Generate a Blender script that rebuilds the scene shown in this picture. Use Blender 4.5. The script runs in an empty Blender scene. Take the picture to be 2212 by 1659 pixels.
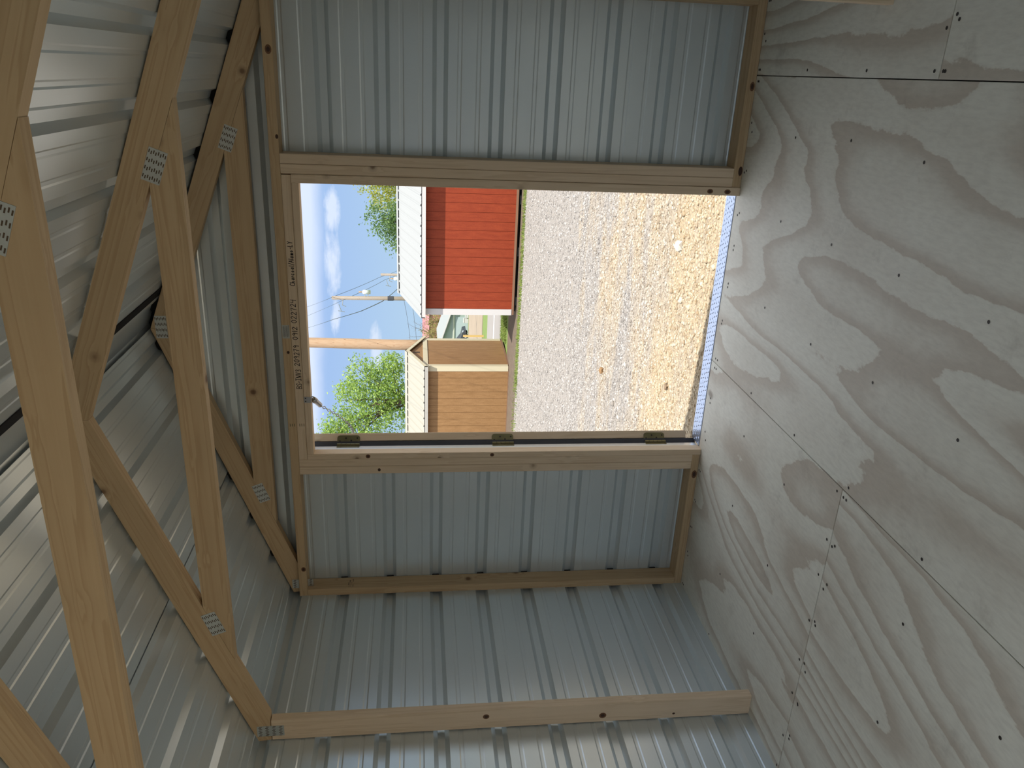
import bpy, math, random
import numpy as np
from mathutils import Matrix, Vector

# ------------------------------------------------------------------ camera, world, sun, exposure
sc = bpy.context.scene
COL = sc.collection
rnd = random.Random(7)
R = math.radians

YAW, PITCH, ROLL = 0.38450, 0.12210, -0.00147
CAM = Vector((2.4168, -3.2171, 1.3559))
fwd = Vector((-math.sin(YAW) * math.cos(PITCH), math.cos(YAW) * math.cos(PITCH), -math.sin(PITCH)))
rt = Vector((math.cos(YAW), math.sin(YAW), 0.0))
upv = rt.cross(fwd)
rt2 = rt * math.cos(ROLL) + upv * math.sin(ROLL)
up2 = upv * math.cos(ROLL) - rt * math.sin(ROLL)
# the phone was held on its side: the world's up is the picture's left
cx_, cy_, cz_ = -up2, rt2, -fwd
cam_d = bpy.data.cameras.new('camera')
cam_d.sensor_fit = 'HORIZONTAL'; cam_d.sensor_width = 36.0
cam_d.lens = 36.0 * 1680.13 / 2212.0
cam_d.clip_start = 0.02; cam_d.clip_end = 2000
cam = bpy.data.objects.new('camera', cam_d); COL.objects.link(cam)
cam.matrix_world = Matrix(((cx_.x, cy_.x, cz_.x, CAM.x), (cx_.y, cy_.y, cz_.y, CAM.y), (cx_.z, cy_.z, cz_.z, CAM.z), (0, 0, 0, 1)))
sc.camera = cam

sc.view_settings.view_transform = 'Standard'
sc.view_settings.look = 'None'
sc.view_settings.gamma = 1.0
sc.view_settings.use_curve_mapping = False
sc.view_settings.exposure = 0.0
try:
    sc.cycles.use_denoising = True
    sc.cycles.max_bounces = 16; sc.cycles.diffuse_bounces = 12; sc.cycles.glossy_bounces = 8
    sc.cycles.sample_clamp_indirect = 10.0
except Exception:
    pass

sun_dir = Vector((0.42, -0.45, 1.0)).normalized()       # towards the sun: behind the shed, to its right
sun_l = bpy.data.lights.new('sun', 'SUN'); sun_l.energy = 8.0; sun_l.angle = R(0.53); sun_l.color = (1.0, 0.95, 0.86)
sun_o = bpy.data.objects.new('sun', sun_l); COL.objects.link(sun_o)
sun_o.rotation_euler = sun_dir.to_track_quat('Z', 'Y').to_euler()


class NT:
    """small helper for node trees"""
    def __init__(s, tree):
        s.t = tree; s.n = tree.nodes; s.l = tree.links
        s.n.clear()

    def a(s, kind, **kw):
        n = s.n.new(kind)
        for k, v in kw.items():
            setattr(n, k, v)
        return n

    def set(s, sock, v):
        if isinstance(v, bpy.types.NodeSocket):
            s.l.new(v, sock)
        else:
            if sock.type == 'RGBA' and len(v) == 3:
                v = (*v, 1)
            sock.default_value = v

    def math(s, op, a, b=0.0, c=0.0, clamp=False):
        n = s.a('ShaderNodeMath', operation=op, use_clamp=clamp)
        s.set(n.inputs[0], a); s.set(n.inputs[1], b); s.set(n.inputs[2], c)
        return n.outputs[0]

    def mix(s, f, a, b, mode='MIX'):
        n = s.a('ShaderNodeMix', data_type='RGBA', blend_type=mode)
        s.set(n.inputs[0], f); s.set(n.inputs[6], a); s.set(n.inputs[7], b)
        return n.outputs[2]

    def ramp(s, f, stops, interp='LINEAR'):
        n = s.a('ShaderNodeValToRGB'); cr = n.color_ramp; cr.interpolation = interp
        while len(cr.elements) < len(stops):
            cr.elements.new(0.5)
        for e, (p, c) in zip(cr.elements, stops):
            e.position = p
            e.color = (c, c, c, 1) if not isinstance(c, tuple) else (*c, 1)
        s.set(n.inputs[0], f)
        return n.outputs[0]

    def mapping(s, v, scale=(1, 1, 1), loc=(0, 0, 0), rot=(0, 0, 0)):
        n = s.a('ShaderNodeMapping')
        s.set(n.inputs[0], v); s.set(n.inputs[1], loc); s.set(n.inputs[2], rot); s.set(n.inputs[3], scale)
        return n.outputs[0]

    def noise(s, v, scale=5, detail=3, rough=0.5, dist=0.0):
        n = s.a('ShaderNodeTexNoise')
        s.set(n.inputs['Vector'], v); s.set(n.inputs['Scale'], scale); s.set(n.inputs['Detail'], detail)
        s.set(n.inputs['Roughness'], rough); s.set(n.inputs['Distortion'], dist)
        return n.outputs[0]


# sky: pale spring blue with a few thin clouds, and an added bright veil higher up
w = bpy.data.worlds.new('world'); sc.world = w; w.use_nodes = True
k = NT(w.node_tree)
tc = k.a('ShaderNodeTexCoord').outputs['Generated']
sep = k.a('ShaderNodeSeparateXYZ'); k.set(sep.inputs[0], tc)
el = k.math('ARCSINE', sep.outputs[2])
az = k.math('ARCTAN2', sep.outputs[0], sep.outputs[1])
grad = k.ramp(k.math('ADD', k.math('MULTIPLY', el, 0.6), 0.1), [(0.0, (0.45, 0.62, 0.80)), (0.10, (0.47, 0.66, 0.86)), (0.17, (0.375, 0.555, 0.89)), (0.45, (0.30, 0.48, 0.86)), (1.0, (0.22, 0.40, 0.80))])
flat = k.a('ShaderNodeCombineXYZ'); k.set(flat.inputs[0], az); k.set(flat.inputs[1], k.math('MULTIPLY', el, 3.0)); k.set(flat.inputs[2], 0.0)
wisp = k.noise(flat.outputs[0], 9.0, 6, 0.62, 0.3)


def blob(a0, e0, ra, re):
    da = k.math('DIVIDE', k.math('SUBTRACT', az, a0), ra)
    de = k.math('DIVIDE', k.math('SUBTRACT', el, e0), re)
    d = k.math('ADD', k.math('MULTIPLY', da, da), k.math('MULTIPLY', de, de))
    return k.math('SUBTRACT', 1.0, d, clamp=True)


m1 = k.math('MAXIMUM', blob(-0.17, 0.103, 0.035, 0.011), k.math('MAXIMUM', blob(-0.235, 0.103, 0.055, 0.013), blob(-0.30, 0.100, 0.03, 0.007)))
m1 = k.math('MAXIMUM', m1, blob(-0.335, 0.050, 0.035, 0.010))
fine_w = k.noise(flat.outputs[0], 34.0, 5, 0.65, 0.4)
cl = k.ramp(k.math('ADD', k.math('MULTIPLY', m1, 0.62), k.math('ADD', k.math('MULTIPLY', k.math('SUBTRACT', wisp, 0.5), 1.5), k.math('MULTIPLY', k.math('SUBTRACT', fine_w, 0.5), 1.1))), [(0.10, 0.0), (0.62, 0.62)])
cl = k.math('MULTIPLY', cl, k.math('GREATER_THAN', m1, 0.0))
veil = k.ramp(k.math('ADD', el, k.math('MULTIPLY', k.math('SUBTRACT', wisp, 0.5), 0.012)), [(0.112, 0.0), (0.128, 0.52), (0.35, 0.9), (0.6, 0.9)])
elsew = k.ramp(k.noise(flat.outputs[0], 2.2, 5, 0.6), [(0.56, 0.0), (0.72, 0.55)])
far_m = k.ramp(k.math('ABSOLUTE', k.math('ADD', az, 0.25)), [(0.45, 0.0), (0.7, 1.0)])
cl = k.math('MAXIMUM', k.math('MULTIPLY', cl, 0.85), k.math('MAXIMUM', veil, k.math('MULTIPLY', elsew, far_m)))
skyc = k.mix(cl, grad, k.mix(k.math('MULTIPLY', el, 2.6, clamp=True), (0.86, 0.90, 1.0), (1.55, 1.58, 1.62)))  # veil made brighter overhead, out of view, to send more light indoors
bg = k.a('ShaderNodeBackground'); k.set(bg.inputs[0], skyc); bg.inputs[1].default_value = 1.0
k.l.new(bg.outputs[0], k.a('ShaderNodeOutputWorld').inputs[0])

# ------------------------------------------------------------------ object helpers
WM = {}


def put(o, parent=None, mat=None, **props):
    mat = mat or Matrix()
    COL.objects.link(o)
    if parent is not None:
        o.parent = parent
        o.matrix_basis = WM[parent.name].inverted() @ mat
    else:
        o.matrix_basis = mat
    WM[o.name] = mat.copy()
    for a, b in props.items():
        o[a] = b
    return o


def root(name, loc=(0, 0, 0), **props):
    o = bpy.data.objects.new(name, None); o.empty_display_size = 0.1
    return put(o, None, Matrix.Translation(loc), **props)


class MB:
    def __init__(s):
        s.v = []; s.f = []; s.m = []; s.smooth = False

    def add(s, vs, fs, mi=0):
        b = len(s.v); s.v += [tuple(p) for p in vs]
        s.f += [tuple(b + i for i in f) for f in fs]; s.m += [mi] * len(fs)

    def box(s, x0, y0, z0, x1, y1, z1, mi=0):
        s.add([(x0, y0, z0), (x1, y0, z0), (x1, y1, z0), (x0, y1, z0), (x0, y0, z1), (x1, y0, z1), (x1, y1, z1), (x0, y1, z1)],
              [(0, 3, 2, 1), (4, 5, 6, 7), (0, 1, 5, 4), (1, 2, 6, 5), (2, 3, 7, 6), (3, 0, 4, 7)], mi)

    def prism(s, pts, h0, h1, mi=0):
        """polygon pts (x, y), counter-clockwise, from z=h0 to h1"""
        n = len(pts)
        s.add([(x, y, h0) for x, y in pts] + [(x, y, h1) for x, y in pts],
              [tuple(range(n - 1, -1, -1)), tuple(range(n, 2 * n))] + [(i, (i + 1) % n, n + (i + 1) % n, n + i) for i in range(n)], mi)

    def tube(s, path, r, n=8, mi=0, cap=True, closed=False):
        path = [Vector(p) for p in path]; m = len(path); b = len(s.v)
        rr = r if isinstance(r, (list, tuple)) else [r] * m
        prev = None
        for i, p in enumerate(path):
            if closed:
                d = path[(i + 1) % m] - path[i - 1]
            else:
                d = path[min(i + 1, m - 1)] - path[max(i - 1, 0)]
            d.normalize()
            if prev is None:
                u = d.orthogonal().normalized()
            else:
                u = (prev - d * prev.dot(d))
                u = u.normalized() if u.length > 1e-6 else d.orthogonal().normalized()
            prev = u; v = d.cross(u)
            for j in range(n):
                a = 2 * math.pi * j / n
                s.v.append(tuple(p + (u * math.cos(a) + v * math.sin(a)) * rr[i]))
        for i in range(m if closed else m - 1):
            for j in range(n):
                a0 = b + i * n + j; a1 = b + i * n + (j + 1) % n
                b0 = b + ((i + 1) % m) * n + j; b1 = b + ((i + 1) % m) * n + (j + 1) % n
                s.f.append((a0, a1, b1, b0)); s.m.append(mi)
        if cap and not closed:
            s.f.append(tuple(b + j for j in range(n - 1, -1, -1))); s.m.append(mi)
            s.f.append(tuple(b + (m - 1) * n + j for j in range(n))); s.m.append(mi)

    def mesh(s, name, mats):
        me = bpy.data.meshes.new(name)
        me.from_pydata(s.v, [], s.f)
        for m in (mats if isinstance(mats, (list, tuple)) else [mats]):
            me.materials.append(m)
        if any(s.m):
            me.polygons.foreach_set('material_index', s.m)
        if s.smooth:
            me.polygons.foreach_set('use_smooth', [True] * len(s.f))
        me.update()
        return me

    def build(s, name, mats, parent=None, mat=None, origin=None, **props):
        """vertices are in world space unless mat is given; origin moves the object's origin there"""
        if mat is None:
            if origin is None:
                origin = (0, 0, 0) if parent is None else tuple(WM[parent.name].translation)
            s.v = [(x - origin[0], y - origin[1], z - origin[2]) for x, y, z in s.v]
            mat = Matrix.Translation(origin)
        return put(bpy.data.objects.new(name, s.mesh(name, mats)), parent, mat, **props)


def np_mesh(name, V, F, mats, smooth=False):
    """V (n,3) array, F (m,3|4) array"""
    me = bpy.data.meshes.new(name)
    V = np.asarray(V, dtype=np.float32); F = np.asarray(F, dtype=np.int32); kk = F.shape[1]
    me.vertices.add(len(V)); me.vertices.foreach_set('co', V.ravel())
    me.loops.add(F.size); me.loops.foreach_set('vertex_index', F.ravel())
    me.polygons.add(len(F)); me.polygons.foreach_set('loop_start', np.arange(0, F.size, kk, dtype=np.int32))
    try:
        me.polygons.foreach_set('loop_total', np.full(len(F), kk, dtype=np.int32))
    except Exception:
        pass
    if smooth:
        me.polygons.foreach_set('use_smooth', np.ones(len(F), dtype=bool))
    for m in (mats if isinstance(mats, (list, tuple)) else [mats]):
        me.materials.append(m)
    me.update(calc_edges=True); me.validate()
    return me


def frame(o, ex, ey, ez):
    return Matrix(((ex[0], ey[0], ez[0], o[0]), (ex[1], ey[1], ez[1], o[1]), (ex[2], ey[2], ez[2], o[2]), (0, 0, 0, 1)))


def lumber(name, p0, p1, wdir, w, t, mat, parent, c=0.0018, **props):
    """a board with eased edges; p0-p1 is its centre line, wdir its wide direction; grain runs along local X"""
    p0 = Vector(p0); p1 = Vector(p1); ex = (p1 - p0); L = ex.length; ex.normalize()
    ey = Vector(wdir); ey = (ey - ex * ey.dot(ex)).normalized(); ez = ex.cross(ey)
    a, b = w / 2, t / 2
    prof = [(-a + c, -b), (a - c, -b), (a, -b + c), (a, b - c), (a - c, b), (-a + c, b), (-a, b - c), (-a, -b + c)]
    m = MB()
    m.add([(0, y, z) for y, z in prof] + [(L, y, z) for y, z in prof],
          [tuple(range(7, -1, -1)), tuple(range(8, 16))] + [(i, (i + 1) % 8, 8 + (i + 1) % 8, 8 + i) for i in range(8)])
    return m.build(name, mat, parent, frame(p0, ex, ey, ez), **props)


# ------------------------------------------------------------------ materials
def mat_new(name):
    m = bpy.data.materials.new(name); m.use_nodes = True
    return m, NT(m.node_tree)


def principled(kx, color, rough=0.6, metal=0.0, spec=0.5, normal=None):
    b = kx.a('ShaderNodeBsdfPrincipled')
    kx.set(b.inputs['Base Color'], color); kx.set(b.inputs['Roughness'], rough); kx.set(b.inputs['Metallic'], metal)
    kx.set(b.inputs['Specular IOR Level'], spec)
    if normal is not None:
        kx.set(b.inputs['Normal'], normal)
    kx.l.new(b.outputs[0], kx.a('ShaderNodeOutputMaterial').inputs[0])
    return b


def plain(name, color, rough=0.6, metal=0.0, spec=0.4, var=0.08, scale=6.0):
    m, kx = mat_new(name)
    co = kx.a('ShaderNodeTexCoord').outputs['Object']
    n = kx.noise(co, scale, 4, 0.6)
    c = kx.mix(n, tuple(max(0, x * (1 - var)) for x in color), tuple(min(1, x * (1 + var)) for x in color))
    principled(kx, c, rough, metal, spec)
    return m


def bump(kx, h, strength=0.3, dist=0.002):
    n = kx.a('ShaderNodeBump'); n.inputs['Strength'].default_value = strength; n.inputs['Distance'].default_value = dist
    kx.set(n.inputs['Height'], h)
    return n.outputs[0]


def mat_pine(name, light=(0.57, 0.42, 0.255), dark=(0.40, 0.265, 0.14)):
    m, kx = mat_new(name)
    co = kx.a('ShaderNodeTexCoord').outputs['Object']
    r = kx.a('ShaderNodeObjectInfo').outputs['Random']
    off = kx.a('ShaderNodeCombineXYZ'); kx.set(off.inputs[0], kx.math('MULTIPLY', r, 37.0)); kx.set(off.inputs[1], kx.math('MULTIPLY', r, 11.3)); kx.set(off.inputs[2], kx.math('MULTIPLY', r, 5.7))
    add = kx.a('ShaderNodeVectorMath', operation='ADD'); kx.set(add.inputs[0], co); kx.set(add.inputs[1], off.outputs[0])
    p = add.outputs[0]
    vor = kx.a('ShaderNodeTexVoronoi'); kx.set(vor.inputs['Vector'], p); kx.set(vor.inputs['Scale'], 8.0)
    kd = vor.outputs['Distance']; sepc = kx.a('ShaderNodeSeparateColor'); kx.set(sepc.inputs[0], vor.outputs['Color'])
    present = kx.math('GREATER_THAN', sepc.outputs[0], 0.66)
    knot = kx.math('MULTIPLY', kx.ramp(kd, [(0.05, 1.0), (0.085, 0.85), (0.12, 0.3), (0.2, 0.0)]), present)
    swirl = kx.math('MULTIPLY', kx.math('MULTIPLY', kx.ramp(kd, [(0.0, 1.0), (0.45, 0.0)]), present), 0.9)
    g = kx.noise(kx.mapping(p, (0.7, 20, 20)), 1.0, 3, 0.55, 0.4)
    rings = kx.math('FRACT', kx.math('ADD', kx.math('MULTIPLY', g, 6.5), swirl))
    late = kx.ramp(rings, [(0.0, 0.1), (0.62, 0.45), (0.86, 1.0), (0.93, 0.9), (1.0, 0.1)])
    fine = kx.noise(kx.mapping(p, (3, 260, 260)), 1.0, 2, 0.5)
    patch = kx.noise(p, 3.5, 3, 0.6)
    c = kx.mix(kx.math('MULTIPLY', late, 0.62), light, dark)
    c = kx.mix(kx.math('MULTIPLY', fine, 0.22), c, dark)
    c = kx.mix(kx.math('MULTIPLY', kx.math('SUBTRACT', patch, 0.42, clamp=True), 0.9), c, tuple(x * 0.72 for x in light))
    c = kx.mix(kx.math('MULTIPLY', knot, 0.88), c, (0.115, 0.052, 0.024))
    principled(kx, c, 0.62, 0.0, 0.3, bump(kx, kx.math('SUBTRACT', fine, late), 0.18, 0.001))
    return m


def mat_ply():
    m, kx = mat_new('plywood_floor')
    co = kx.a('ShaderNodeTexCoord').outputs['Object']
    r = kx.a('ShaderNodeObjectInfo').outputs['Random']
    off = kx.a('ShaderNodeCombineXYZ'); kx.set(off.inputs[0], kx.math('MULTIPLY', r, 23.0)); kx.set(off.inputs[1], kx.math('MULTIPLY', r, 7.3)); kx.set(off.inputs[2], 0.0)
    add = kx.a('ShaderNodeVectorMath', operation='ADD'); kx.set(add.inputs[0], co); kx.set(add.inputs[1], off.outputs[0])
    p = add.outputs[0]
    rag = kx.noise(kx.mapping(p, (9, 4, 1)), 1.0, 5, 0.68)
    big = kx.noise(kx.mapping(p, (1.75, 0.37, 1)), 1.0, 1.5, 0.42, 0.3)
    h = kx.math('ADD', kx.math('MULTIPLY', big, 15.0), kx.math('MULTIPLY', rag, 0.55))
    saw = kx.math('FRACT', h)
    band = kx.ramp(saw, [(0.0, 1.0), (0.16, 0.85), (0.34, 0.34), (0.55, 0.10), (0.93, 0.0), (0.975, 0.12), (1.0, 1.0)])
    wet = kx.ramp(kx.noise(p, 1.3, 5, 0.65), [(0.46, 0.0), (0.66, 1.0)])
    blotch = kx.ramp(kx.noise(p, 5.0, 6, 0.7), [(0.58, 0.0), (0.75, 1.0)])
    grit = kx.noise(kx.mapping(p, (90, 22, 1)), 1.0, 3, 0.6)
    c = kx.mix(kx.math('MULTIPLY', band, 0.72), (0.75, 0.745, 0.68), (0.47, 0.395, 0.325))
    c = kx.mix(kx.math('MULTIPLY', wet, 0.26), c, (0.42, 0.355, 0.285))
    c = kx.mix(kx.math('MULTIPLY', blotch, 0.34), c, (0.25, 0.215, 0.18))
    c = kx.mix(kx.math('MULTIPLY', kx.math('SUBTRACT', grit, 0.40, clamp=True), 0.55), c, (0.26, 0.24, 0.21))
    vor = kx.a('ShaderNodeTexVoronoi'); kx.set(vor.inputs['Vector'], kx.mapping(p, (1, 0.55, 1))); kx.set(vor.inputs['Scale'], 3.2)
    sepc = kx.a('ShaderNodeSeparateColor'); kx.set(sepc.inputs[0], vor.outputs['Color'])
    kn = kx.math('MULTIPLY', kx.ramp(kx.math('ADD', vor.outputs['Distance'], kx.math('MULTIPLY', kx.math('SUBTRACT', rag, 0.5), 0.10)), [(0.02, 0.9), (0.07, 0.0)]), kx.math('GREATER_THAN', sepc.outputs[0], 0.62))
    c = kx.mix(kx.math('MULTIPLY', kn, 0.75), c, (0.15, 0.10, 0.065))
    principled(kx, c, 0.52, 0.0, 0.35, bump(kx, kx.math('SUBTRACT', grit, band), 0.12, 0.001))
    return m


def mat_sheet():
    m, kx = mat_new('grey_primed_steel')
    co = kx.a('ShaderNodeTexCoord').outputs['Object']
    n = kx.noise(co, 2.2, 3, 0.5)
    fine = kx.noise(co, 160.0, 2, 0.5)
    c = kx.mix(n, (0.60, 0.665, 0.695), (0.66, 0.72, 0.745))
    b = principled(kx, c, kx.math('ADD', 0.27, kx.math('MULTIPLY', fine, 0.08)), 0.5, 0.5, bump(kx, kx.noise(co, 5.0, 1, 0.5), 0.03, 0.01))
    return m


def mat_gravel():
    m, kx = mat_new('crushed_limestone')
    co = kx.a('ShaderNodeTexCoord').outputs['Object']
    sp = kx.a('ShaderNodeSeparateXYZ'); kx.set(sp.inputs[0], co)
    v = kx.a('ShaderNodeTexVoronoi'); kx.set(v.inputs['Vector'], co); kx.set(v.inputs['Scale'], 42.0)
    s1 = kx.a('ShaderNodeSeparateColor'); kx.set(s1.inputs[0], v.outputs['Color'])
    tan = kx.ramp(kx.math('ADD', kx.math('MULTIPLY', sp.outputs[1], -0.16), kx.math('MULTIPLY', kx.noise(kx.mapping(co, (0.6, 1.6, 1)), 1.0, 5, 0.65), 2.3)), [(0.28, 0.0), (0.9, 1.0)])
    grey = kx.mix(s1.outputs[0], (0.19, 0.176, 0.167), (0.30, 0.283, 0.27))
    warm = kx.mix(s1.outputs[0], (0.27, 0.205, 0.13), (0.43, 0.355, 0.25))
    c = kx.mix(tan, grey, warm)
    c = kx.mix(kx.ramp(v.outputs['Distance'], [(0.35, 0.0), (0.7, 0.5)]), c, (0.2, 0.17, 0.135))
    dirt = kx.ramp(kx.noise(kx.mapping(co, (0.55, 1.5, 1)), 1.0, 4, 0.6), [(0.54, 0.0), (0.66, 0.7)])
    c = kx.mix(kx.math('MULTIPLY', dirt, tan), c, (0.26, 0.185, 0.11))
    principled(kx, c, 0.9, 0.0, 0.2, bump(kx, kx.math('SUBTRACT', 1.0, v.outputs['Distance']), 0.8, 0.012))
    return m


def mat_stones():
    m, kx = mat_new('loose_limestone')
    co = kx.a('ShaderNodeTexCoord').outputs['Object']
    g = kx.a('ShaderNodeNewGeometry')
    sp = kx.a('ShaderNodeSeparateXYZ'); kx.set(sp.inputs[0], co)
    rr = g.outputs['Random Per Island']
    tan = kx.ramp(kx.math('ADD', kx.math('MULTIPLY', sp.outputs[1], -0.16), kx.math('MULTIPLY', kx.noise(kx.mapping(co, (0.6, 1.6, 1)), 1.0, 5, 0.65), 2.3)), [(0.28, 0.0), (0.9, 1.0)])
    grey = kx.ramp(rr, [(0.0, (0.175, 0.162, 0.153)), (0.5, (0.255, 0.24, 0.228)), (1.0, (0.37, 0.352, 0.336))])
    warm = kx.ramp(rr, [(0.0, (0.27, 0.20, 0.125)), (0.5, (0.365, 0.295, 0.205)), (1.0, (0.48, 0.415, 0.315))])
    principled(kx, kx.mix(tan, grey, warm), 0.9, 0.0, 0.2)
    return m


def mat_leaf(name, a, b):
    m, kx = mat_new(name)
    rr = kx.a('ShaderNodeNewGeometry').outputs['Random Per Island']
    c = kx.mix(rr, a, b)
    d = kx.a('ShaderNodeBsdfDiffuse'); kx.set(d.inputs[0], c)
    t = kx.a('ShaderNodeBsdfTranslucent'); kx.set(t.inputs[0], c)
    mx = kx.a('ShaderNodeMixShader'); mx.inputs[0].default_value = 0.45
    kx.l.new(d.outputs[0], mx.inputs[1]); kx.l.new(t.outputs[0], mx.inputs[2])
    kx.l.new(mx.outputs[0], kx.a('ShaderNodeOutputMaterial').inputs[0])
    return m


def mat_siding(name, a, b):
    m, kx = mat_new(name)
    co = kx.a('ShaderNodeTexCoord').outputs['Object']
    r = kx.a('ShaderNodeObjectInfo').outputs['Random']
    off = kx.a('ShaderNodeCombineXYZ'); kx.set(off.inputs[0], kx.math('MULTIPLY', r, 9.0)); kx.set(off.inputs[2], kx.math('MULTIPLY', r, 4.0))
    add = kx.a('ShaderNodeVectorMath', operation='ADD'); kx.set(add.inputs[0], co); kx.set(add.inputs[1], off.outputs[0])
    n = kx.noise(kx.mapping(add.outputs[0], (16, 16, 3)), 1.0, 5, 0.7)
    n2 = kx.noise(kx.mapping(add.outputs[0], (70, 70, 30)), 1.0, 3, 0.6)
    f = kx.math('ADD', kx.math('MULTIPLY', kx.math('SUBTRACT', n, 0.3), 1.5), kx.math('MULTIPLY', kx.math('SUBTRACT', n2, 0.5), 0.8), clamp=True)
    principled(kx, kx.mix(f, a, b), 0.6, 0.0, 0.3)
    return m


PINE = mat_pine('pine_lumber')
PINE_PALE = mat_pine('pale_pine_lumber', (0.73, 0.585, 0.425), (0.58, 0.43, 0.28))
PLY = mat_ply()
SHEET = mat_sheet()
GALV = plain('galvanised_plate', (0.55, 0.57, 0.55), 0.42, 0.75, 0.5, 0.12, 60)
SLOT = plain('plate_slot', (0.10, 0.07, 0.045), 0.9)
INK = plain('marker_ink', (0.016, 0.010, 0.014), 0.6)
CHAR = plain('charcoal_trim', (0.055, 0.055, 0.065), 0.45, 0.0, 0.4, 0.15)
ALU = plain('aluminium_plate', (0.50, 0.58, 0.76), 0.34, 0.9, 0.5, 0.05)  # blue of the reflected sky is tinted into the base colour
ALUTRIM = plain('pale_metal_trim', (0.80, 0.81, 0.80), 0.25, 0.5, 0.5, 0.05)
BRASS = plain('yellow_zinc', (0.19, 0.165, 0.085), 0.38, 0.8, 0.5, 0.45, 14)
ZINC = plain('zinc_steel', (0.42, 0.43, 0.45), 0.35, 0.85, 0.5, 0.15)
DARK = plain('dark_underside', (0.045, 0.035, 0.028), 0.9)
SCREW = plain('screw_head', (0.03, 0.023, 0.02), 0.6)
WHITE = plain('white_steel', (0.248, 0.258, 0.262), 0.5, 0.0, 0.2, 0.02)
CREAM = plain('cream_steel', (0.262, 0.250, 0.208), 0.4, 0.0, 0.5, 0.02)
TRIMW = plain('white_trim', (0.53, 0.515, 0.51), 0.5, 0.0, 0.4, 0.03)
TRIMC = plain('cream_trim', (0.53, 0.48, 0.34), 0.5, 0.0, 0.4, 0.03)
FASC = plain('grey_fascia', (0.40, 0.39, 0.36), 0.5, 0.0, 0.4, 0.03)
RED = mat_siding('red_siding', (0.195, 0.026, 0.008), (0.315, 0.055, 0.017))
TAN = mat_siding('tan_siding', (0.215, 0.115, 0.045), (0.36, 0.21, 0.095))
GRAVEL = mat_gravel()
STONES = mat_stones()
POLE = mat_pine('weathered_pole', (0.50, 0.37, 0.25), (0.30, 0.14, 0.055))
GREYPOLE = mat_pine('grey_pole', (0.26, 0.22, 0.18), (0.18, 0.15, 0.12))

# ------------------------------------------------------------------ the shed's shell
W_IN = 2.735          # inside width, 9 ft nominal
Y_BACK = -3.57        # inside face of the rear wall
SLOPE = 0.3735
RIDGE_X = 1.354
Z_ROOF0 = 1.957       # height of the roof sheet over x = 0


def roof_z(x):
    return Z_ROOF0 + SLOPE * (x if x <= RIDGE_X else 2 * RIDGE_X - x)


def rib_rows(t0, t1, rib0, pitch, depth=0.019):
    """(t, outward offset) rows of a ribbed steel sheet"""
    rows = {}
    k0 = int(math.floor((t0 - rib0) / pitch)) - 1; k1 = int(math.ceil((t1 - rib0) / pitch)) + 1

    def off(t):
        c = rib0 + pitch * round((t - rib0) / pitch); d = abs(t - c)
        if d < 0.014: return depth
        if d < 0.031: return depth * (0.031 - d) / 0.017
        dm = abs(d - 0.076)
        if dm < 0.005: return 0.0016
        if dm < 0.010: return 0.0016 * (0.010 - dm) / 0.005
        return 0.0
    ts = [t0, t1]
    for kk in range(k0, k1 + 1):
        c = rib0 + kk * pitch
        for d in (-0.086, -0.081, -0.071, -0.066, -0.031, -0.014, 0.014, 0.031, 0.066, 0.071, 0.081, 0.086):
            if t0 < c + d < t1: ts.append(c + d)
    return sorted(ts), off


def sheet(name, parent, O, T, L, N, t0, t1, rib0, pitch, spans, cuts=(), mat=None, bias=0.0, **props):
    """ribbed sheet: O + t*T + l*L + off*N ; spans(t) -> list of (l0, l1); cuts = t values where spans change count"""
    O, T, L, N = Vector(O), Vector(T), Vector(L), Vector(N)
    ts, off = rib_rows(t0, t1, rib0, pitch)
    m = MB()
    edges = [t0] + [c for c in sorted(cuts) if t0 < c < t1] + [t1]
    for a, b in zip(edges[:-1], edges[1:]):
        tt = sorted(set([a, b] + [t for t in ts if a < t < b]))
        mid = (a + b) / 2; n = len(spans(mid))
        for i in range(n):
            vs = []
            for t in tt:
                te = min(max(t, a + 1e-6), b - 1e-6)
                l0, l1 = spans(te)[i]
                base = O + T * t + N * (off(t) + bias)
                vs += [base + L * l0, base + L * l1]
            m.add(vs, [(2 * j, 2 * j + 1, 2 * j + 3, 2 * j + 2) for j in range(len(tt) - 1)])
    return m.build(name, mat or SHEET, parent, **props)


PITCH_R = 0.2272
RIB0 = 0.1255
LAPS = [RIB0 + 3 * PITCH_R + 0.03, RIB0 + 7 * PITCH_R + 0.03]      # side laps of the panels

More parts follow.
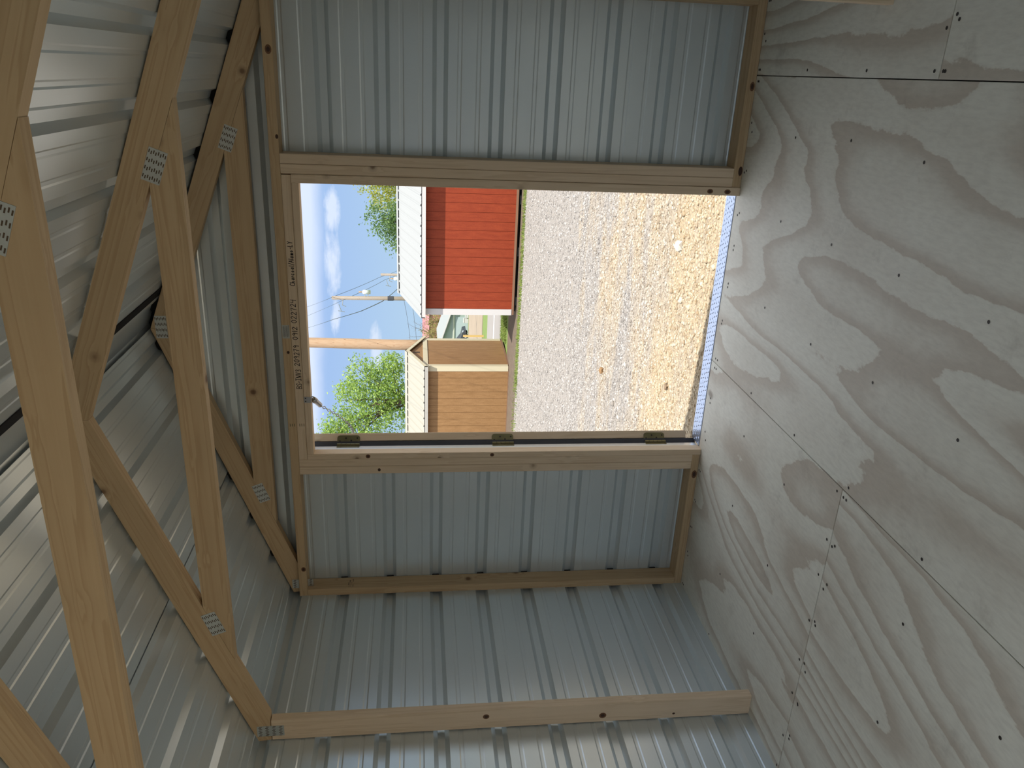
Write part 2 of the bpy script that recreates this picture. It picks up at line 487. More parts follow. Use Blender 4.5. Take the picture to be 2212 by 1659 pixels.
# floor: plywood sheets on a dark sub-floor
fl = root('floor', (0, 0, 0), kind='structure', label='weathered plywood shed floor of butted sheets with screw heads')
mb = MB(); mb.box(0.0, Y_BACK - 0.05, -0.16, W_IN, 0.086, -0.021); mb.build('floor_frame', DARK, fl)
SHEETS = [(0.0, 1.2205, -1.166, 0.030), (0.0, 1.2205, Y_BACK, -1.1695), (1.2235, 2.4445, -2.44, 0.030), (1.2235, 2.4445, Y_BACK, -2.443),
          (2.4475, W_IN, -1.170, 0.030), (2.4475, W_IN, Y_BACK, -1.1735)]
JOIST_X = [0.025 + 0.4064 * i for i in range(7)]
for (x0, x1, y0, y1) in SHEETS:
    c = 0.0012
    m = MB(); X0, X1, Y0, Y1 = x0, x1, y0, y1; ox, oy = (x0 + x1) / 2, (y0 + y1) / 2
    m.add([(X0, Y0, -0.02), (X1, Y0, -0.02), (X1, Y1, -0.02), (X0, Y1, -0.02), (X0, Y0, -c), (X1, Y0, -c), (X1, Y1, -c), (X0, Y1, -c),
           (X0 + c, Y0 + c, 0), (X1 - c, Y0 + c, 0), (X1 - c, Y1 - c, 0), (X0 + c, Y1 - c, 0)],
          [(0, 3, 2, 1), (8, 9, 10, 11)] + [(i, (i + 1) % 4, 4 + (i + 1) % 4, 4 + i) for i in range(4)] + [(4 + i, 4 + (i + 1) % 4, 8 + (i + 1) % 4, 8 + i) for i in range(4)])
    sh = m.build('plywood_sheet', PLY, fl, origin=(ox, oy, 0))
    # screw heads along the joists (across the shed every 16 in) and along the sheet's ends
    s = MB()

    def head(x, y):
        r = 0.0052
        s.add([(x + r * math.cos(a * math.pi / 4), y + r * math.sin(a * math.pi / 4), 0.0006) for a in range(8)] +
              [(x + r * .5 * math.cos(a * math.pi / 4), y + r * .5 * math.sin(a * math.pi / 4), 0.0003) for a in range(8)],
              [(i, (i + 1) % 8, 8 + (i + 1) % 8, 8 + i) for i in range(8)] + [tuple(range(8, 16))])
    ys = []
    yj = 0.0 - 0.03
    while yj > Y_BACK:
        if y0 + 0.02 < yj < y1 - 0.005: ys.append(yj)
        yj -= 0.39
    for e in (y0 + 0.018, y1 - 0.018 - (0.03 if y1 > 0 else 0)):
        ys.append(e)
    for yy in ys:
        nx = max(2, int((x1 - x0) / 0.17))
        for i in range(nx + 1):
            if abs(yy - y0) > .05 and abs(yy - y1) > .06 and i % 2: continue
            head(x0 + 0.02 + (x1 - x0 - 0.04) * i / nx + rnd.uniform(-.025, .025) * (0 < i < nx), yy + rnd.uniform(-.008, .008))
    s.build('screw_head', SCREW, sh, kind='stuff')

# front wall: end wall with the doorway
DX0, DX1 = 0.777, 1.972       # clear opening
wf = root('wall_front', (0, 0, 0), kind='structure', label='ribbed steel end wall with pine framing and open doorway')
YF = 0.0895
HOLE0, HOLE1, HTOP = 0.755, 1.992, 1.835


def front_spans(z):
    lo, hi = 0.0, W_IN
    if z > Z_ROOF0 - 0.004:
        lo = max(0.0, (z - Z_ROOF0 + 0.004) / SLOPE); hi = min(W_IN, 2 * RIDGE_X - lo)
    if z < HTOP: return [(lo, HOLE0), (HOLE1, hi)]
    return [(lo, hi)]


tz = [(-0.12, LAPS[0]), (LAPS[0], LAPS[1]), (LAPS[1], 2.452)]
for i, (a, b) in enumerate(tz):
    sheet('metal_panel', wf, (0, YF, 0), (0, 0, 1), (1, 0, 0), (0, 1, 0), a - (0.03 if i else 0), b, RIB0, PITCH_R, front_spans, cuts=(HTOP, Z_ROOF0 - 0.003), bias=0.0012 * (i % 2))

S15, S35 = 0.0381, 0.0889


def fstud(name, x0, x1, z0, z1, mat=PINE_PALE, par=None, y0=0.0, y1=S35, **kw):
    return lumber(name, ((x0 + x1) / 2, (y0 + y1) / 2, z0), ((x0 + x1) / 2, (y0 + y1) / 2, z1), (1, 0, 0), x1 - x0, y1 - y0, mat, par or wf, **kw)


def fplate(name, x0, x1, z0, z1, mat=PINE_PALE, par=None, y0=0.0, y1=S35, **kw):
    return lumber(name, (x0, (y0 + y1) / 2, (z0 + z1) / 2), (x1, (y0 + y1) / 2, (z0 + z1) / 2), (0, 0, 1), z1 - z0, y1 - y0, mat, par or wf, **kw)


ZT0, ZT1 = 1.884, 1.922
topplate = fplate('top_plate', 0.0, W_IN + 0.004, ZT0, ZT1, PINE)
fplate('bottom_plate', 0.0, 0.7475, 0.0006, S15, PINE)
fplate('bottom_plate', 2.0062, W_IN + 0.004, 0.0006, S15, PINE)
cstud = fstud('corner_stud', 0.0, S15, S15 + .0006, ZT0 - .0006, PINE)
fstud('corner_stud', 2.700, 2.738, S15 + .0006, ZT0 - .0006, PINE)
fstud('king_stud', 0.6705, 0.7085, S15 + .0006, ZT0 - .0006)
fstud('trimmer_stud', 0.7095, 0.7475, S15 + .0006, ZT0 - .0006)
fstud('trimmer_stud', 2.0065, 2.0440, S15 + .0006, ZT0 - .0006)
fstud('king_stud', 2.0450, 2.0830, S15 + .0006, ZT0 - .0006)
header = fplate('door_header', 0.7480, 2.0020, 1.846, ZT0 - 0.0006)
# jamb boards line the opening and stand a little proud of the studs
fstud('door_jamb', 0.7482, DX0, 0.0008, 1.8450, PINE_PALE, None, -0.005, 0.044)
fstud('door_jamb', DX1, 2.0060, 0.0008, 1.8450, PINE_PALE, None, -0.005, 0.044)
fplate('door_jamb', DX0, DX1, 1.8165, 1.8450, PINE_PALE, None, -0.005, 0.044)
for x0, x1, z0, z1 in ((0.748, 0.768, 0.0, 1.835), (1.980, 2.006, 0.0, 1.835), (0.748, 2.006, 1.824, 1.8455)):
    m = MB(); m.box(x0, 0.052, z0, x1, 0.088, z1); m.build('metal_reveal', ALUTRIM, wf)

# left wall
wl = root('wall_left', (0, -1.8, 0), kind='structure', label='ribbed grey steel side wall with one pine stud')
XL = 0.004
for i, (a, b) in enumerate([(-0.12, LAPS[0]), (LAPS[0], LAPS[1]), (LAPS[1], 1.975)]):
    sheet('metal_panel', wl, (XL, 0, 0), (0, 0, 1), (0, 1, 0), (-1, 0, 0), a - (0.03 if i else 0), b, RIB0, PITCH_R, lambda z: [(Y_BACK - 0.04, 0.105)], bias=0.0012 * (i % 2))
YT = [0.030, -0.887, -1.775, -2.68]        # near faces of the trusses
for yn in (YT[1], YT[2]):
    lumber('wall_stud', (0.054, yn + S15 / 2, 0.0006), (0.054, yn + S15 / 2, 1.904), (1, 0, 0), 0.094, S15, PINE_PALE, wl)
m = MB(); m.box(-0.03, 0.106, -.12, 0.03, 0.126, 1.96); m.build('light_stop_flashing', CHAR, wl)  # added outside, unseen, to block daylight at the open sheet corner
m = MB()
for kq in range(9):
    zz = RIB0 + kq * PITCH_R
    m.box(-0.017, 0.070, zz - .03, XL - .0005, 0.088, zz + .03)
m.build('foam_closure', plain('dark_foam', (0.012, 0.012, 0.014), .9), wl, kind='stuff')
# right wall, with an unseen opening added behind the viewer to let in daylight
wr = root('wall_right', (W_IN, -1.8, 0), kind='structure', label='ribbed grey steel side wall')
RD0, RD1, RDT = -3.45, -3.00, 1.86


def right_spans(z):
    return [(Y_BACK - 0.04, RD0), (RD1, 0.105)] if z < RDT else [(Y_BACK - 0.04, 0.105)]


for i, (a, b) in enumerate([(-0.12, LAPS[0]), (LAPS[0], LAPS[1]), (LAPS[1], 1.945)]):
    sheet('metal_panel', wr, (W_IN + .004, 0, 0), (0, 0, 1), (0, 1, 0), (1, 0, 0), a - (0.03 if i else 0), b, RIB0, PITCH_R, right_spans, cuts=(RDT,), bias=0.0012 * (i % 2))
lumber('wall_stud', (2.688, YT[1] + S15 / 2, 0.0006), (2.688, YT[1] + S15 / 2, 1.904), (1, 0, 0), 0.09, S15, PINE_PALE, wr)
# rear wall
wb = root('wall_rear', (0, Y_BACK, 0), kind='structure', label='ribbed steel rear wall behind the viewer')
BD0, BD1, BDT = 0.20, 1.40, 1.86  # opening added out of view so extra daylight reaches the interior


def rear_spans(z):
    lo, hi = 0.0, W_IN
    if z > Z_ROOF0 - 0.004:
        lo = max(0.0, (z - Z_ROOF0 + 0.004) / SLOPE); hi = min(W_IN, 2 * RIDGE_X - lo)
    return [(lo, BD0), (BD1, hi)] if z < BDT else [(lo, hi)]


sheet('metal_panel', wb, (0, Y_BACK - 0.02, 0), (0, 0, 1), (1, 0, 0), (0, -1, 0), -0.12, 2.452, RIB0, PITCH_R, rear_spans, cuts=(BDT, Z_ROOF0 - 0.003))

# roof: two ribbed slopes and a ridge cap
rf = root('ceiling', (RIDGE_X, -1.8, 2.46), kind='structure', label='underside of ribbed steel gable roof')
nrm = math.hypot(1, SLOPE); cs, sn = 1 / nrm, SLOPE / nrm
S_R = RIDGE_X * nrm
RS0, RSP = 0.2315, 0.2255
lap = RS0 + 2 * RSP + 0.012
for side in (0, 1):
    sg = 1 if side == 0 else -1
    O = (0, 0, Z_ROOF0 + 0.001) if side == 0 else (2 * RIDGE_X, 0, Z_ROOF0 + 0.001)
    end = S_R - 0.004 if side == 0 else S_R - 0.128
    for i, (a, b) in enumerate([(-0.06, lap), (lap, end)]):
        sheet('roof_panel', rf, O, (sg * cs, 0, sn), (0, 1, 0), (-sg * sn, 0, cs), a - (0.05 if i else 0), b, RS0, RSP, lambda t: [(Y_BACK - 0.08, 0.135)], bias=0.0045 * i)
m = MB()
for sg in (-1, 1):
    p0 = Vector((RIDGE_X, 0, Z_ROOF0 + SLOPE * RIDGE_X + 0.026)); d = Vector((sg * cs, 0, -sn)); q = p0 + d * 0.19; nn = Vector((sg * sn, 0, cs)) * 0.002
    vs = []
    for yy in (Y_BACK - 0.09, 0.145):
        for pt in (p0, q, q + nn, p0 + nn):
            vs.append((pt.x, yy, pt.z))
    m.add(vs, [(0, 1, 2, 3), (7, 6, 5, 4), (0, 4, 5, 1), (1, 5, 6, 2), (2, 6, 7, 3), (3, 7, 4, 0)])
m.build('ridge_cap', SHEET, rf)
FOAM = plain('black_foam', (0.012, 0.012, 0.014), 0.9)
m = MB()
for side in (0, 1):
    sg = 1 if side == 0 else -1
    for kq in range(0, 6):
        c_ = RS0 + kq * RSP
        if c_ > S_R - 0.03: continue
        q = []
        for ds, dn in ((-.034, -.004), (.034, -.004), (.017, .024), (-.017, .024)):
            ss = c_ + ds; x = (0 if side == 0 else 2 * RIDGE_X) + sg * (cs * ss - sn * dn); z = Z_ROOF0 + 0.001 + sn * ss + cs * dn
            q.append((x, z))
        y0_, y1_ = 0.062, 0.088
        m.add([(x, y0_, z) for x, z in q] + [(x, y1_, z) for x, z in q], [(0, 1, 2, 3), (7, 6, 5, 4), (0, 4, 5, 1), (1, 5, 6, 2), (2, 6, 7, 3), (3, 7, 4, 0)])
    # the gap under the ridge and along the rake is stopped by a strip on the outside
    a_, b_ = (0 if side == 0 else 2 * RIDGE_X), RIDGE_X
    q = [(a_ - sg * .05, Z_ROOF0 - .055), (b_, Z_ROOF0 + SLOPE * RIDGE_X - .035), (b_, Z_ROOF0 + SLOPE * RIDGE_X + .03), (a_ - sg * .05, Z_ROOF0 + .006)]
    m.add([(x, .110, z) for x, z in q] + [(x, .130, z) for x, z in q], [(0, 1, 2, 3), (7, 6, 5, 4), (0, 4, 5, 1), (1, 5, 6, 2), (2, 6, 7, 3), (3, 7, 4, 0)])
q = []
for ss, dn in ((S_R - .185, .001), (S_R - .150, .001), (S_R - .150, .022), (S_R - .185, .022)):
    q.append((2 * RIDGE_X - (cs * ss - sn * dn), Z_ROOF0 + 0.001 + sn * ss + cs * dn))
m.add([(x, Y_BACK - .08, z) for x, z in q] + [(x, .13, z) for x, z in q], [(0, 1, 2, 3), (7, 6, 5, 4), (0, 4, 5, 1), (1, 5, 6, 2), (2, 6, 7, 3), (3, 7, 4, 0)])  # full-length strip added to block daylight leaking under the ridge cap
m.build('foam_closure', FOAM, rf, kind='stuff')

# ------------------------------------------------------------------ roof trusses
def toothed_plate(parent, c, y, ang, L, Wd, slots=True):
    """galvanised nail plate: long axis at angle ang in the truss plane, on the near face"""
    ex = Vector((math.cos(ang), 0, math.sin(ang))); ey = Vector((-math.sin(ang), 0, math.cos(ang))); ez = Vector((0, -1, 0))
    if ex.cross(ey).dot(ez) < 0: ey = -ey
    M = frame((c[0], y, c[1]), ex, ey, ex.cross(ey))
    m = MB(); m.box(-L / 2, -Wd / 2, -0.0002, L / 2, Wd / 2, 0.0011)
    pl = m.build('truss_plate', GALV, parent, M)
    s = MB()
    for i in range(4):
        for j in range(8):
            x = -L / 2 + L * (i + 0.5) / 4 + (0.0016 if j % 2 else -0.0016); yy = -Wd / 2 + Wd * (j + 0.5) / 8
            a, b = L * 0.052, Wd * 0.030
            s.add([(x - a, yy - b, .0013), (x + a, yy - b, .0013), (x + a, yy + b, .0013), (x - a, yy + b, .0013)], [(0, 1, 2, 3)])
    s.build('tooth_slot', SLOT, pl, M, kind='stuff')
    return pl


def make_truss(yn, label):
    t = root('roof_truss', (RIDGE_X, yn, 1.907), label=label, category='truss', group='pine roof trusses')
    th = math.atan(SLOPE); c, s_ = math.cos(th), math.sin(th)

    def lo(x): return 1.907 + SLOPE * (x - 0.119)
    def hi(x): return 1.9545 + SLOPE * (x - 0.004)
    left = [(0.119, 1.907), (RIDGE_X - .0006, lo(RIDGE_X)), (RIDGE_X - .0006, hi(RIDGE_X)), (0.004, hi(0.004)), (0.010, 1.907)]
    for sg in (1, -1):
        pts = left if sg == 1 else [(2 * RIDGE_X - x, z) for x, z in reversed(left)]
        o = (0.01, 1.907) if sg == 1 else (2 * RIDGE_X - 0.01, 1.907)
        ex = Vector((c, 0, sg * s_)); ey = Vector((-sg * s_, 0, c)); ez = ex.cross(ey)       # ez = -y
        loc = [((x - o[0]) * ex.x + (z - o[1]) * ex.z, (x - o[0]) * ey.x + (z - o[1]) * ey.z) for x, z in pts]
        m = MB(); m.prism(loc, 0, S15)
        m.build('rafter', PINE, t, frame((o[0], yn + S15, o[1]), ex, ey, ez))
    pts = [(0.398, 2.010), (2 * RIDGE_X - 0.398, 2.010), (2 * RIDGE_X - 0.632, 2.098), (0.632, 2.098)]
    m = MB(); m.prism([(x - 0.4, z - 2.01) for x, z in pts], 0, S15)
    m.build('collar_tie', PINE, t, frame((0.4, yn + S15, 2.01), (1, 0, 0), (0, 0, 1), (0, -1, 0)))
    y = yn - 0.0004
    toothed_plate(t, (2.129, 2.079), y, -th, 0.094, 0.051)
    toothed_plate(t, (0.562, 2.069), y, th, 0.094, 0.051)
    toothed_plate(t, (1.362, 2.415), y, 0.0, 0.098, 0.047)
    toothed_plate(t, (0.053, 1.908), y, math.pi / 2, 0.100, 0.049)
    toothed_plate(t, (2 * RIDGE_X - 0.053, 1.908), y, math.pi / 2, 0.100, 0.049)
    return t


make_truss(YT[0], 'pine roof truss set on the top plate of the doorway wall, beneath the gable')
make_truss(YT[1], 'whole pine roof truss joined to the lone stud on the side wall')
make_truss(YT[2], 'pine roof truss nearest the viewer, its tie running off the bottom edge')

# ------------------------------------------------------------------ door, threshold, hinges, chain
th_d = R(119.0)
PIN = Vector((0.762, 0.102, 0.0))
ld = Vector((math.cos(th_d), math.sin(th_d), 0)); nd = Vector((math.sin(th_d), -math.cos(th_d), 0))     # along the leaf ; towards its inside face
dr = root('door_1', tuple(PIN), kind='structure', label='shed door swung outward, seen along its pine hinge edge')
base = PIN + ld * 0.012


def leaf_board(name, a0, a1, t0, t1, z0, z1, mat, vertical=True):
    if vertical:
        c = base + ld * ((a0 + a1) / 2) + nd * ((t0 + t1) / 2)
        return lumber(name, (c.x, c.y, z0), (c.x, c.y, z1), ld, a1 - a0, t1 - t0, mat, dr)
    p, q = base + ld * a0 + nd * ((t0 + t1) / 2), base + ld * a1 + nd * ((t0 + t1) / 2)
    return lumber(name, (p.x, p.y, (z0 + z1) / 2), (q.x, q.y, (z0 + z1) / 2), (0, 0, 1), z1 - z0, t1 - t0, mat, dr)


DW = 1.15
leaf_board('stile', 0, S35, 0.024, 0.061, 0.036, 1.845, PINE_PALE)
leaf_board('stile', DW - S35, DW, 0.024, 0.061, 0.036, 1.845, PINE_PALE)
for z0 in (0.036, 0.88, 1.756):
    leaf_board('rail', S35 + .001, DW - S35 - .001, 0.024, 0.061, z0, z0 + S35, PINE_PALE, False)
m = MB()
for (a0, a1, z0, z1) in ((-0.004, 0.03, -0.008, 1.86), (DW - 0.03, DW + 0.004, -0.008, 1.86)):
    c0, c1 = base + ld * a0, base + ld * a1
    pts = [c0, c1, c1 + nd * 0.0225, c0 + nd * 0.0225]
    m.add([(p.x, p.y, z0) for p in pts] + [(p.x, p.y, z1) for p in pts], [(3, 2, 1, 0), (4, 5, 6, 7), (0, 1, 5, 4), (1, 2, 6, 5), (2, 3, 7, 6), (3, 0, 4, 7)])
m.build('edge_trim', CHAR, dr)
bo = base + nd * 0.018
sheet('door_skin', dr, (bo.x, bo.y, 0), (0, 0, 1), tuple(ld), tuple(-nd), 0.0, 1.855, RIB0, PITCH_R, lambda z: [(0.031, DW - 0.031)], mat=CHAR)
for zc in (1.672, 0.947, 0.198):
    H = 0.052
    fr = frame(base - ld * 0.0006 + Vector((0, 0, zc)), nd, (0, 0, 1), nd.cross(Vector((0, 0, 1))))
    # leaf with rounded corners on the door edge
    pts = [(0.002, -H), (0.040, -H), (0.0455, -H + .0022), (0.049, -H + .006), (0.051, -H + .013), (0.051, H - .013), (0.049, H - .006), (0.0455, H - .0022), (0.040, H), (0.002, H)]
    zsign = 1 if nd.cross(Vector((0, 0, 1))).dot(-ld) > 0 else -1
    m = MB(); m.prism(pts, 0.0 if zsign > 0 else -0.0022, 0.0022 if zsign > 0 else 0.0)
    hg = m.build('hinge', BRASS, dr, fr)
    s = MB()
    for (a, b) in ((0.038, -0.040), (0.038, 0.012), (0.026, -0.012), (0.024, 0.040)):
        zz = 0.0026 * zsign
        s.add([(a + .0042 * math.cos(q * math.pi / 4), b + .0042 * math.sin(q * math.pi / 4), zz) for q in range(8)], [tuple(range(8)) if zsign > 0 else tuple(range(7, -1, -1))])
    s.build('hinge_screw', SCREW, hg, fr, kind='stuff')
    kx_ = MB()
    for i in range(5):
        z0 = zc - H + i * (2 * H / 5) + .0006
        kx_.tube([(PIN.x + .009, PIN.y - .004, z0), (PIN.x + .009, PIN.y - .004, z0 + 2 * H / 5 - .0012)], 0.0072, 10)
    kx_.box(0.7682, 0.076, zc - H, 0.7696, 0.094, zc + H)
    kx_.build('hinge_knuckle', BRASS, hg)

# diamond plate threshold
tp = root('door_threshold', ((DX0 + DX1) / 2, 0.08, 0), label='aluminium diamond plate threshold across the open doorway', category='threshold')
m = MB()
m.prism([(0.780, 0.033), (1.969, 0.033), (1.969, 0.128), (0.780, 0.128)], -0.0205, 0.0025)
m.box(0.780, 0.128, -0.06, 1.969, 0.1305, 0.0025)
m.build('plate', ALU, tp)
m = MB()
for i in range(52):
    for j in range(4):
        x = 0.79 + i * 0.0228 + (0.0114 if j % 2 else 0); y = 0.045 + j * 0.0235
        if x > 1.955 or y > 0.124: continue
        a = R(45) if (i + j) % 2 else R(-45)
        ux, uy = math.cos(a) * 0.0105, math.sin(a) * 0.0105; wx, wy = -math.sin(a) * 0.0028, math.cos(a) * 0.0028
        m.add([(x - ux, y - uy, .0026), (x + wx, y + wy, .0026), (x + ux, y + uy, .0026), (x - wx, y - wy, .0026), (x - ux * .4, y - uy * .4, .0045), (x + ux * .4, y + uy * .4, .0045)],
              [(0, 3, 4), (3, 2, 5, 4), (2, 1, 5), (1, 0, 4, 5)])
m.build('tread_bar', ALU, tp, kind='stuff')

# spring chain door stop
ch = root('door_chain', (1.045, -0.005, 1.83), label='spring door chain hanging from small zinc bracket on door head', category='chain')
m = MB(); m.box(1.030, -0.0068, 1.8165, 1.057, -0.0052, 1.8455); m.box(1.030, -0.0068, 1.8150, 1.057, 0.030, 1.8164)
br = m.build('bracket', ZINC, ch)
s = MB()
for xx in (1.037, 1.051):
    s.add([(xx + .0032 * math.cos(-q * math.pi / 4), -0.0070, 1.8385 + .0032 * math.sin(-q * math.pi / 4)) for q in range(8)], [tuple(range(7, -1, -1))])
s.build('screw_head', SCREW, br, kind='stuff')
A = Vector((1.040, 0.02, 1.812)); Bq = Vector((0.948, 0.165, 1.800)); Cq = Vector((0.905, 0.195, 1.780))
m = MB()
m.tube([A + Vector((.008 * math.cos(t), 0, .010 * math.sin(t))) for t in np.linspace(0, 6.283, 13)[:-1]], 0.0022, 6, closed=True)
m.build('ring', BRASS, ch)
d = (Cq - A).normalized(); p0 = A + d * 0.018; p1 = p0 + d * 0.115
m = MB(); m.smooth = True
m.tube([p0, p0 + d * 0.008, p0 + d * 0.030, p0 + d * 0.031, p1 - d * 0.012, p1], [0.009, 0.0135, 0.0135, 0.012, 0.012, 0.006], 12)
m.build('spring_sleeve', ZINC, ch)
E1 = base + ld * 0.62 + nd * 0.063 + Vector((0, 0, 1.70))
m = MB(); n = 30
for i in range(n):
    f0 = (i + 0.5) / n; c0 = p1.lerp(E1, f0) - Vector((0, 0, 0.05 * math.sin(math.pi * f0)))
    dd = (E1 - p1).normalized(); u = dd.orthogonal().normalized(); v = dd.cross(u)
    if i % 2: u = v
    m.tube([c0 + dd * (.0155 * math.cos(t)) + u * (.0065 * math.sin(t)) for t in np.linspace(0, 6.283, 9)[:-1]], 0.0019, 5, closed=True)
m.build('chain_links', ZINC, ch, kind='stuff')

# ------------------------------------------------------------------ writing and marks on the header, plate and stud
GL = {
    'B': [[(0, 0), (0, 1), (.5, .95), (.55, .7), (.1, .52), (.6, .42), (.6, .1), (0, 0)]],
    'S': [[(.55, .85), (.3, 1), (.05, .8), (.25, .55), (.5, .35), (.4, .05), (0, .1)]],
    '-': [[(.05, .45), (.45, .5)]],
    'I': [[(0, 1), (.5, 1)], [(.25, 1), (.25, 0)], [(0, 0), (.5, 0)]],
    'N': [[(0, 0), (.02, 1), (.45, 0), (.5, 1)]],
    'V': [[(0, 1), (.25, 0), (.5, 1)]],
    '3': [[(.05, .9), (.35, 1), (.5, .8), (.2, .55), (.5, .4), (.45, .05), (0, .08)]],
    '2': [[(.02, .8), (.25, 1), (.48, .8), (.3, .4), (0, .02), (.55, .05)]],
    '0': [[(.3, 1), (.05, .75), (.05, .25), (.28, 0), (.5, .25), (.5, .75), (.28, 1)]],
    '9': [[(.48, .75), (.25, .55), (.05, .75), (.25, 1), (.48, .8), (.45, .4), (.4, 0)]],
    '7': [[(0, .95), (.5, 1), (.3, .5), (.2, 0)]],
    '1': [[(.15, 1), (.18, 0)]],
    '4': [[(.05, 1), (.02, .55), (.5, .55)], [(.45, 1), (.42, 0)]],
    'C': [[(.55, .85), (.3, 1), (.05, .7), (.05, .2), (.3, 0), (.6, .1)]],
    'h': [[(0, 1), (.02, 0), (.2, .5), (.35, .4), (.38, 0)]],
    'a': [[(.38, .5), (.15, .5), (.02, .2), (.15, 0), (.36, .3), (.38, .5), (.38, 0)]],
    'r': [[(0, .5), (.03, 0), (.15, .45), (.32, .5)]],
    'c': [[(.35, .42), (.18, .5), (.02, .25), (.15, 0), (.38, .08)]],
    'o': [[(.2, .5), (.02, .3), (.15, 0), (.35, .2), (.2, .5)]],
    'l': [[(.1, 1), (.08, .1), (.2, 0)]],
    '/': [[(0, -.1), (.45, 1.1)]],
    'A': [[(0, 0), (.28, 1), (.55, 0)], [(.1, .4), (.48, .4)]],
    'm': [[(0, .5), (.02, 0), (.15, .5), (.22, 0), (.38, .5), (.45, 0)]],
    'L': [[(.05, 1), (.02, 0), (.45, .03)]],
    'Y': [[(0, 1), (.25, .5), (.5, 1)], [(.25, .5), (.22, 0)]],
}


def ribbon(m, pts, wd, y):
    for (x0, z0), (x1, z1) in zip(pts[:-1], pts[1:]):
        dx, dz = x1 - x0, z1 - z0; L = math.hypot(dx, dz) or 1e-6
        px, pz = -dz / L * wd / 2, dx / L * wd / 2; ex_, ez_ = dx / L * wd * .35, dz / L * wd * .35
        m.add([(x0 - ex_ - px, y, z0 - ez_ - pz), (x1 + ex_ - px, y, z1 + ez_ - pz), (x1 + ex_ + px, y, z1 + ez_ + pz), (x0 - ex_ + px, y, z0 - ez_ + pz)], [(0, 1, 2, 3)])


m = MB()
for txt, xa, xb, zb, hh in (('BS-INV3', 1.094, 1.186, 1.853, .022), ('209279', 1.201, 1.298, 1.855, .022), ('0912', 1.319, 1.381, 1.857, .021), ('022724', 1.393, 1.500, 1.856, .022), ('Charcoal/Alamo-LY', 1.554, 1.742, 1.856, .019)):
    adv = (xb - xa) / sum({'-': .75, '1': .5, 'l': .5, '/': .75, 'r': .65}.get(cch, 1.0) for cch in txt); x = xa
    for cch in txt:
        aw = adv * {'-': .75, '1': .5, 'l': .5, '/': .75, 'r': .65}.get(cch, 1.0)
        sx = aw * 1.32; dz = rnd.uniform(-.0012, .0012)
        for st in GL[cch]:
            ribbon(m, [(x + px * sx + pz * .0015, zb + dz + pz * hh) for px, pz in st], 0.0027, -0.0004)
        x += aw
m.build('marker_writing', INK, header)
# mill label on the top plate: a pale slip with rows of unreadable print
m = MB(); m.box(1.325, -0.0006, 1.8885, 1.384, -0.0002, 1.9195)
lb = m.build('mill_label', plain('label_paper', (0.42, 0.42, 0.38), 0.7), topplate)
m = MB()
for i in range(6):
    zz = 1.893 + i * 0.0043
    xx = 1.331 + rnd.uniform(0, .004)
    while xx < 1.374:
        ln = rnd.uniform(.003, .009); ribbon(m, [(xx, zz), (xx + ln, zz)], 0.0016, -0.0008); xx += ln + .0014
m.build('label_print', plain('label_ink', (0.13, 0.13, 0.13), 0.7), lb)
for par, zc in ((topplate, 1.903), (header, 1.862)):
    m = MB()
    for dz in (-.009, 0, .009):
        ribbon(m, [(0.914, zc + dz), (0.926, zc + dz)], 0.0024, -0.0004)
    m.build('green_stripe', plain('green_ink', (0.05, 0.07, 0.03), 0.7), par)
m = MB()          # ink stamp on the corner stud's side: a few broken strokes
for (y0, z0, y1, z1) in ((.012, 1.668, .030, 1.668), (.050, 1.669, .072, 1.669), (.018, 1.676, .018, 1.692), (.034, 1.674, .034, 1.690), (.046, 1.672, .046, 1.694), (.058, 1.676, .058, 1.690), (.026, 1.690, .042, 1.690), (.050, 1.684, .066, 1.684)):
    dx, dz = y1 - y0, z1 - z0; L = math.hypot(dx, dz); px, pz = -dz / L * .0011, dx / L * .0011
    m.add([(S15 + .0004, y0 - px, z0 - pz), (S15 + .0004, y1 - px, z1 - pz), (S15 + .0004, y1 + px, z1 + pz), (S15 + .0004, y0 + px, z0 + pz)], [(0, 1, 2, 3)])
m.build('ink_stamp', INK, cstud)

KN1 = plain('knot_wood', (0.17, 0.085, 0.045), .7, 0, .3, .3, 60)
KN2 = plain('knot_heart', (0.055, 0.028, 0.018), .7)


def knot(par, x, y, z, rx, rz, dark=False):
    for mt, f, e in ((KN1, 1.0, .0003), (KN2, .55 if not dark else .9, .0005)):
        m = MB(); m.add([(x + rx * f * math.cos(-a * math.pi / 6), y - e, z + rz * f * math.sin(-a * math.pi / 6)) for a in range(12)], [tuple(range(11, -1, -1))])
        m.build('knot', mt, par)


parts_f = {}
for o in wf.children:
    parts_f.setdefault(o.name.split('.')[0], []).append(o)
jl, jr, jt = parts_f['door_jamb']
knot(topplate, 2.454, 0, 1.900, .017, .012); knot(topplate, 2.145, 0, 1.889, .009, .006, True); knot(topplate, .156, 0, 1.896, .013, .011); knot(topplate, 1.262, 0, 1.900, .007, .006, True)
knot(jr, 1.988, -.005, .132, .010, .013); knot(jr, 1.988, -.005, .056, .010, .014)
knot(jl, .7625, -.005, 1.576, .010, .011); knot(jl, .7625, -.005, 1.008, .009, .010)
bl, brr = parts_f['bottom_plate']
knot(bl, .640, 0, .016, .022, .013); knot(brr, 2.404, 0, .014, .018, .010); knot(brr, 2.073, 0, .011, .020, .009, True)
knot(parts_f['king_stud'][0], .690, 0, 1.527, .008, .007, True)
st0 = [o for o in wl.children if o.name.startswith('wall_stud')][0]
knot(st0, .066, YT[1], 1.087, .012, .013); knot(st0, .040, YT[1], .617, .014, .015); knot(st0, .030, YT[1], .322, .005, .006, True)

